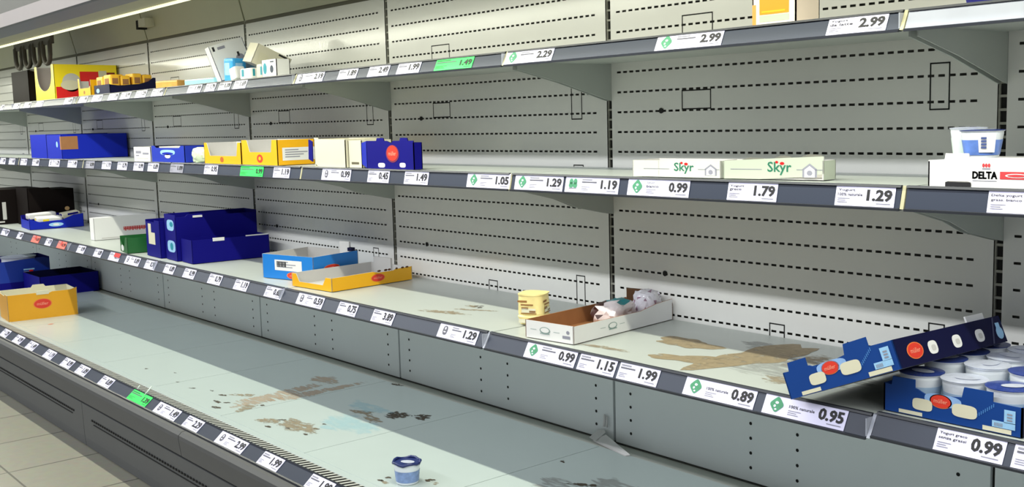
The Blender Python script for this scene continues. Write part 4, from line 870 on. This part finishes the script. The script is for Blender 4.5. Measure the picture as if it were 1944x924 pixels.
t = thing('display_carton', 'yellow open carton with red oval badge on the bottom deck', 'carton', (-5.485, -0.790, ZD), rad(-5), GB)
tray(t, 0.255, 0.375, 0.150, M('card_warm_yellow', (224, 160, 26), .42, var=.05), CREAM, front=[(0, 0), (.255, 0), (.255, .150), (.19, .150), (.17, .140), (.06, .140), (.05, .150), (0, .150)],
     right=[(0, 0), (.375, 0), (.375, .160), (.335, .150), (.24, .150), (.22, .142), (.17, .142), (.15, .150), (0, .150)], left=[(0, 0), (.375, 0), (.375, .15), (.2, .15), (.19, .165), (.13, .165), (.12, .15), (0, .15)])
logo(t, 'R', .255, .375, .185, .085, .045, .026)
tab(t, (0.249, 0.155, 0.138), (0.2575, 0.222, 0.160), CREAM, 'handle_tab')
t = cup('yogurt_tub', 'small white and blue tub with torn foil lid alone on the deck', (-1.403, -0.715, ZD), 0.040, 0.033, 0.062, 0.5, M('lid_navy', (36, 48, 104), .3, var=.2), None, M('cup_band_steel', (124, 148, 196), .35, var=.5, scale=60))
q = MB(); q.tube([(.041 * math.cos(a * .35), .041 * math.sin(a * .35), .0635 + .003 * math.sin(a * 1.7)) for a in range(19)], .004, 0, 6); q.build('rim', M('lid_navy', (36, 48, 104), .3), t)
# bent metal strip at the panel joint
t = thing('metal_strip', 'bent grey metal strip lying against the lower panel joint', 'strip', (-1.335, -0.035, ZD), 0)
m = MB(); m.add([(0, 0, .004), (.05, -.02, .006), (.06, 0.018, .030), (.045, .026, .034), (.02, .02, .03)], [(0, 1, 2, 3, 4)])
m.add([(.03, -.012, .006), (.07, .010, .026), (.225, -.038, .004), (.215, -.050, .002)], [(0, 3, 2, 1)]); m.add([(.03, -.014, .002), (.07, .008, .020), (.225, -.040, .001), (.215, -.052, .0005)], [(0, 1, 2, 3)])
m.tube([(.046, .026, .045), (.048, .028, .085)], .004, 0, 6); m.tube([(.058, .026, .045), (.058, .028, .082)], .003, 0, 6)
m.build('strip_body', M('strip_metal', (226, 224, 224), .5, var=.15), t)
# hook frame, clip and liner sticker under the canopy
t = thing('hook_bracket', 'dark grey hook bracket hanging under the canopy at top left', 'bracket', (-6.10, -0.30, 1.80), 0)
m = MB(); m.box((-.45, -.01, .14), (.34, .012, .225)); m.build('bracket_plate', M('bracket_grey', (88, 84, 74), .5), t)
for k in range(4):
    x = -.42 + .2 * k; q = MB(); q.tube([(x, 0, .16)] + [(x + .07 - .07 * math.cos(a * .349), -.01, .15 - .13 * math.sin(a * .349) ** .5) for a in range(10)] + [(x + .14, 0, .16)], .014, 0, 6); q.build('hook', M('hook_grey', (84, 80, 70), .5), t)
m = MB(); m.box((-.43, -.006, .20), (-.40, .006, .305)); m.box((.30, -.006, .20), (.33, .006, .305)); m.build('hanger', M('bracket_grey', (88, 84, 74), .5), t)
t = thing('cable_clip', 'white cable clip box on the liner at a bay seam', 'clip', (-4.93, -0.075, 1.975), 0)
m = MB(); m.box((0, 0, 0), (.10, .055, .045)); m.build('clip_body', M('clip_white', (220, 220, 200), .4), t); m = MB(); m.box((-.035, .0, -.01), (.0, .05, .04)); m.build('clip_end', GAP, t)
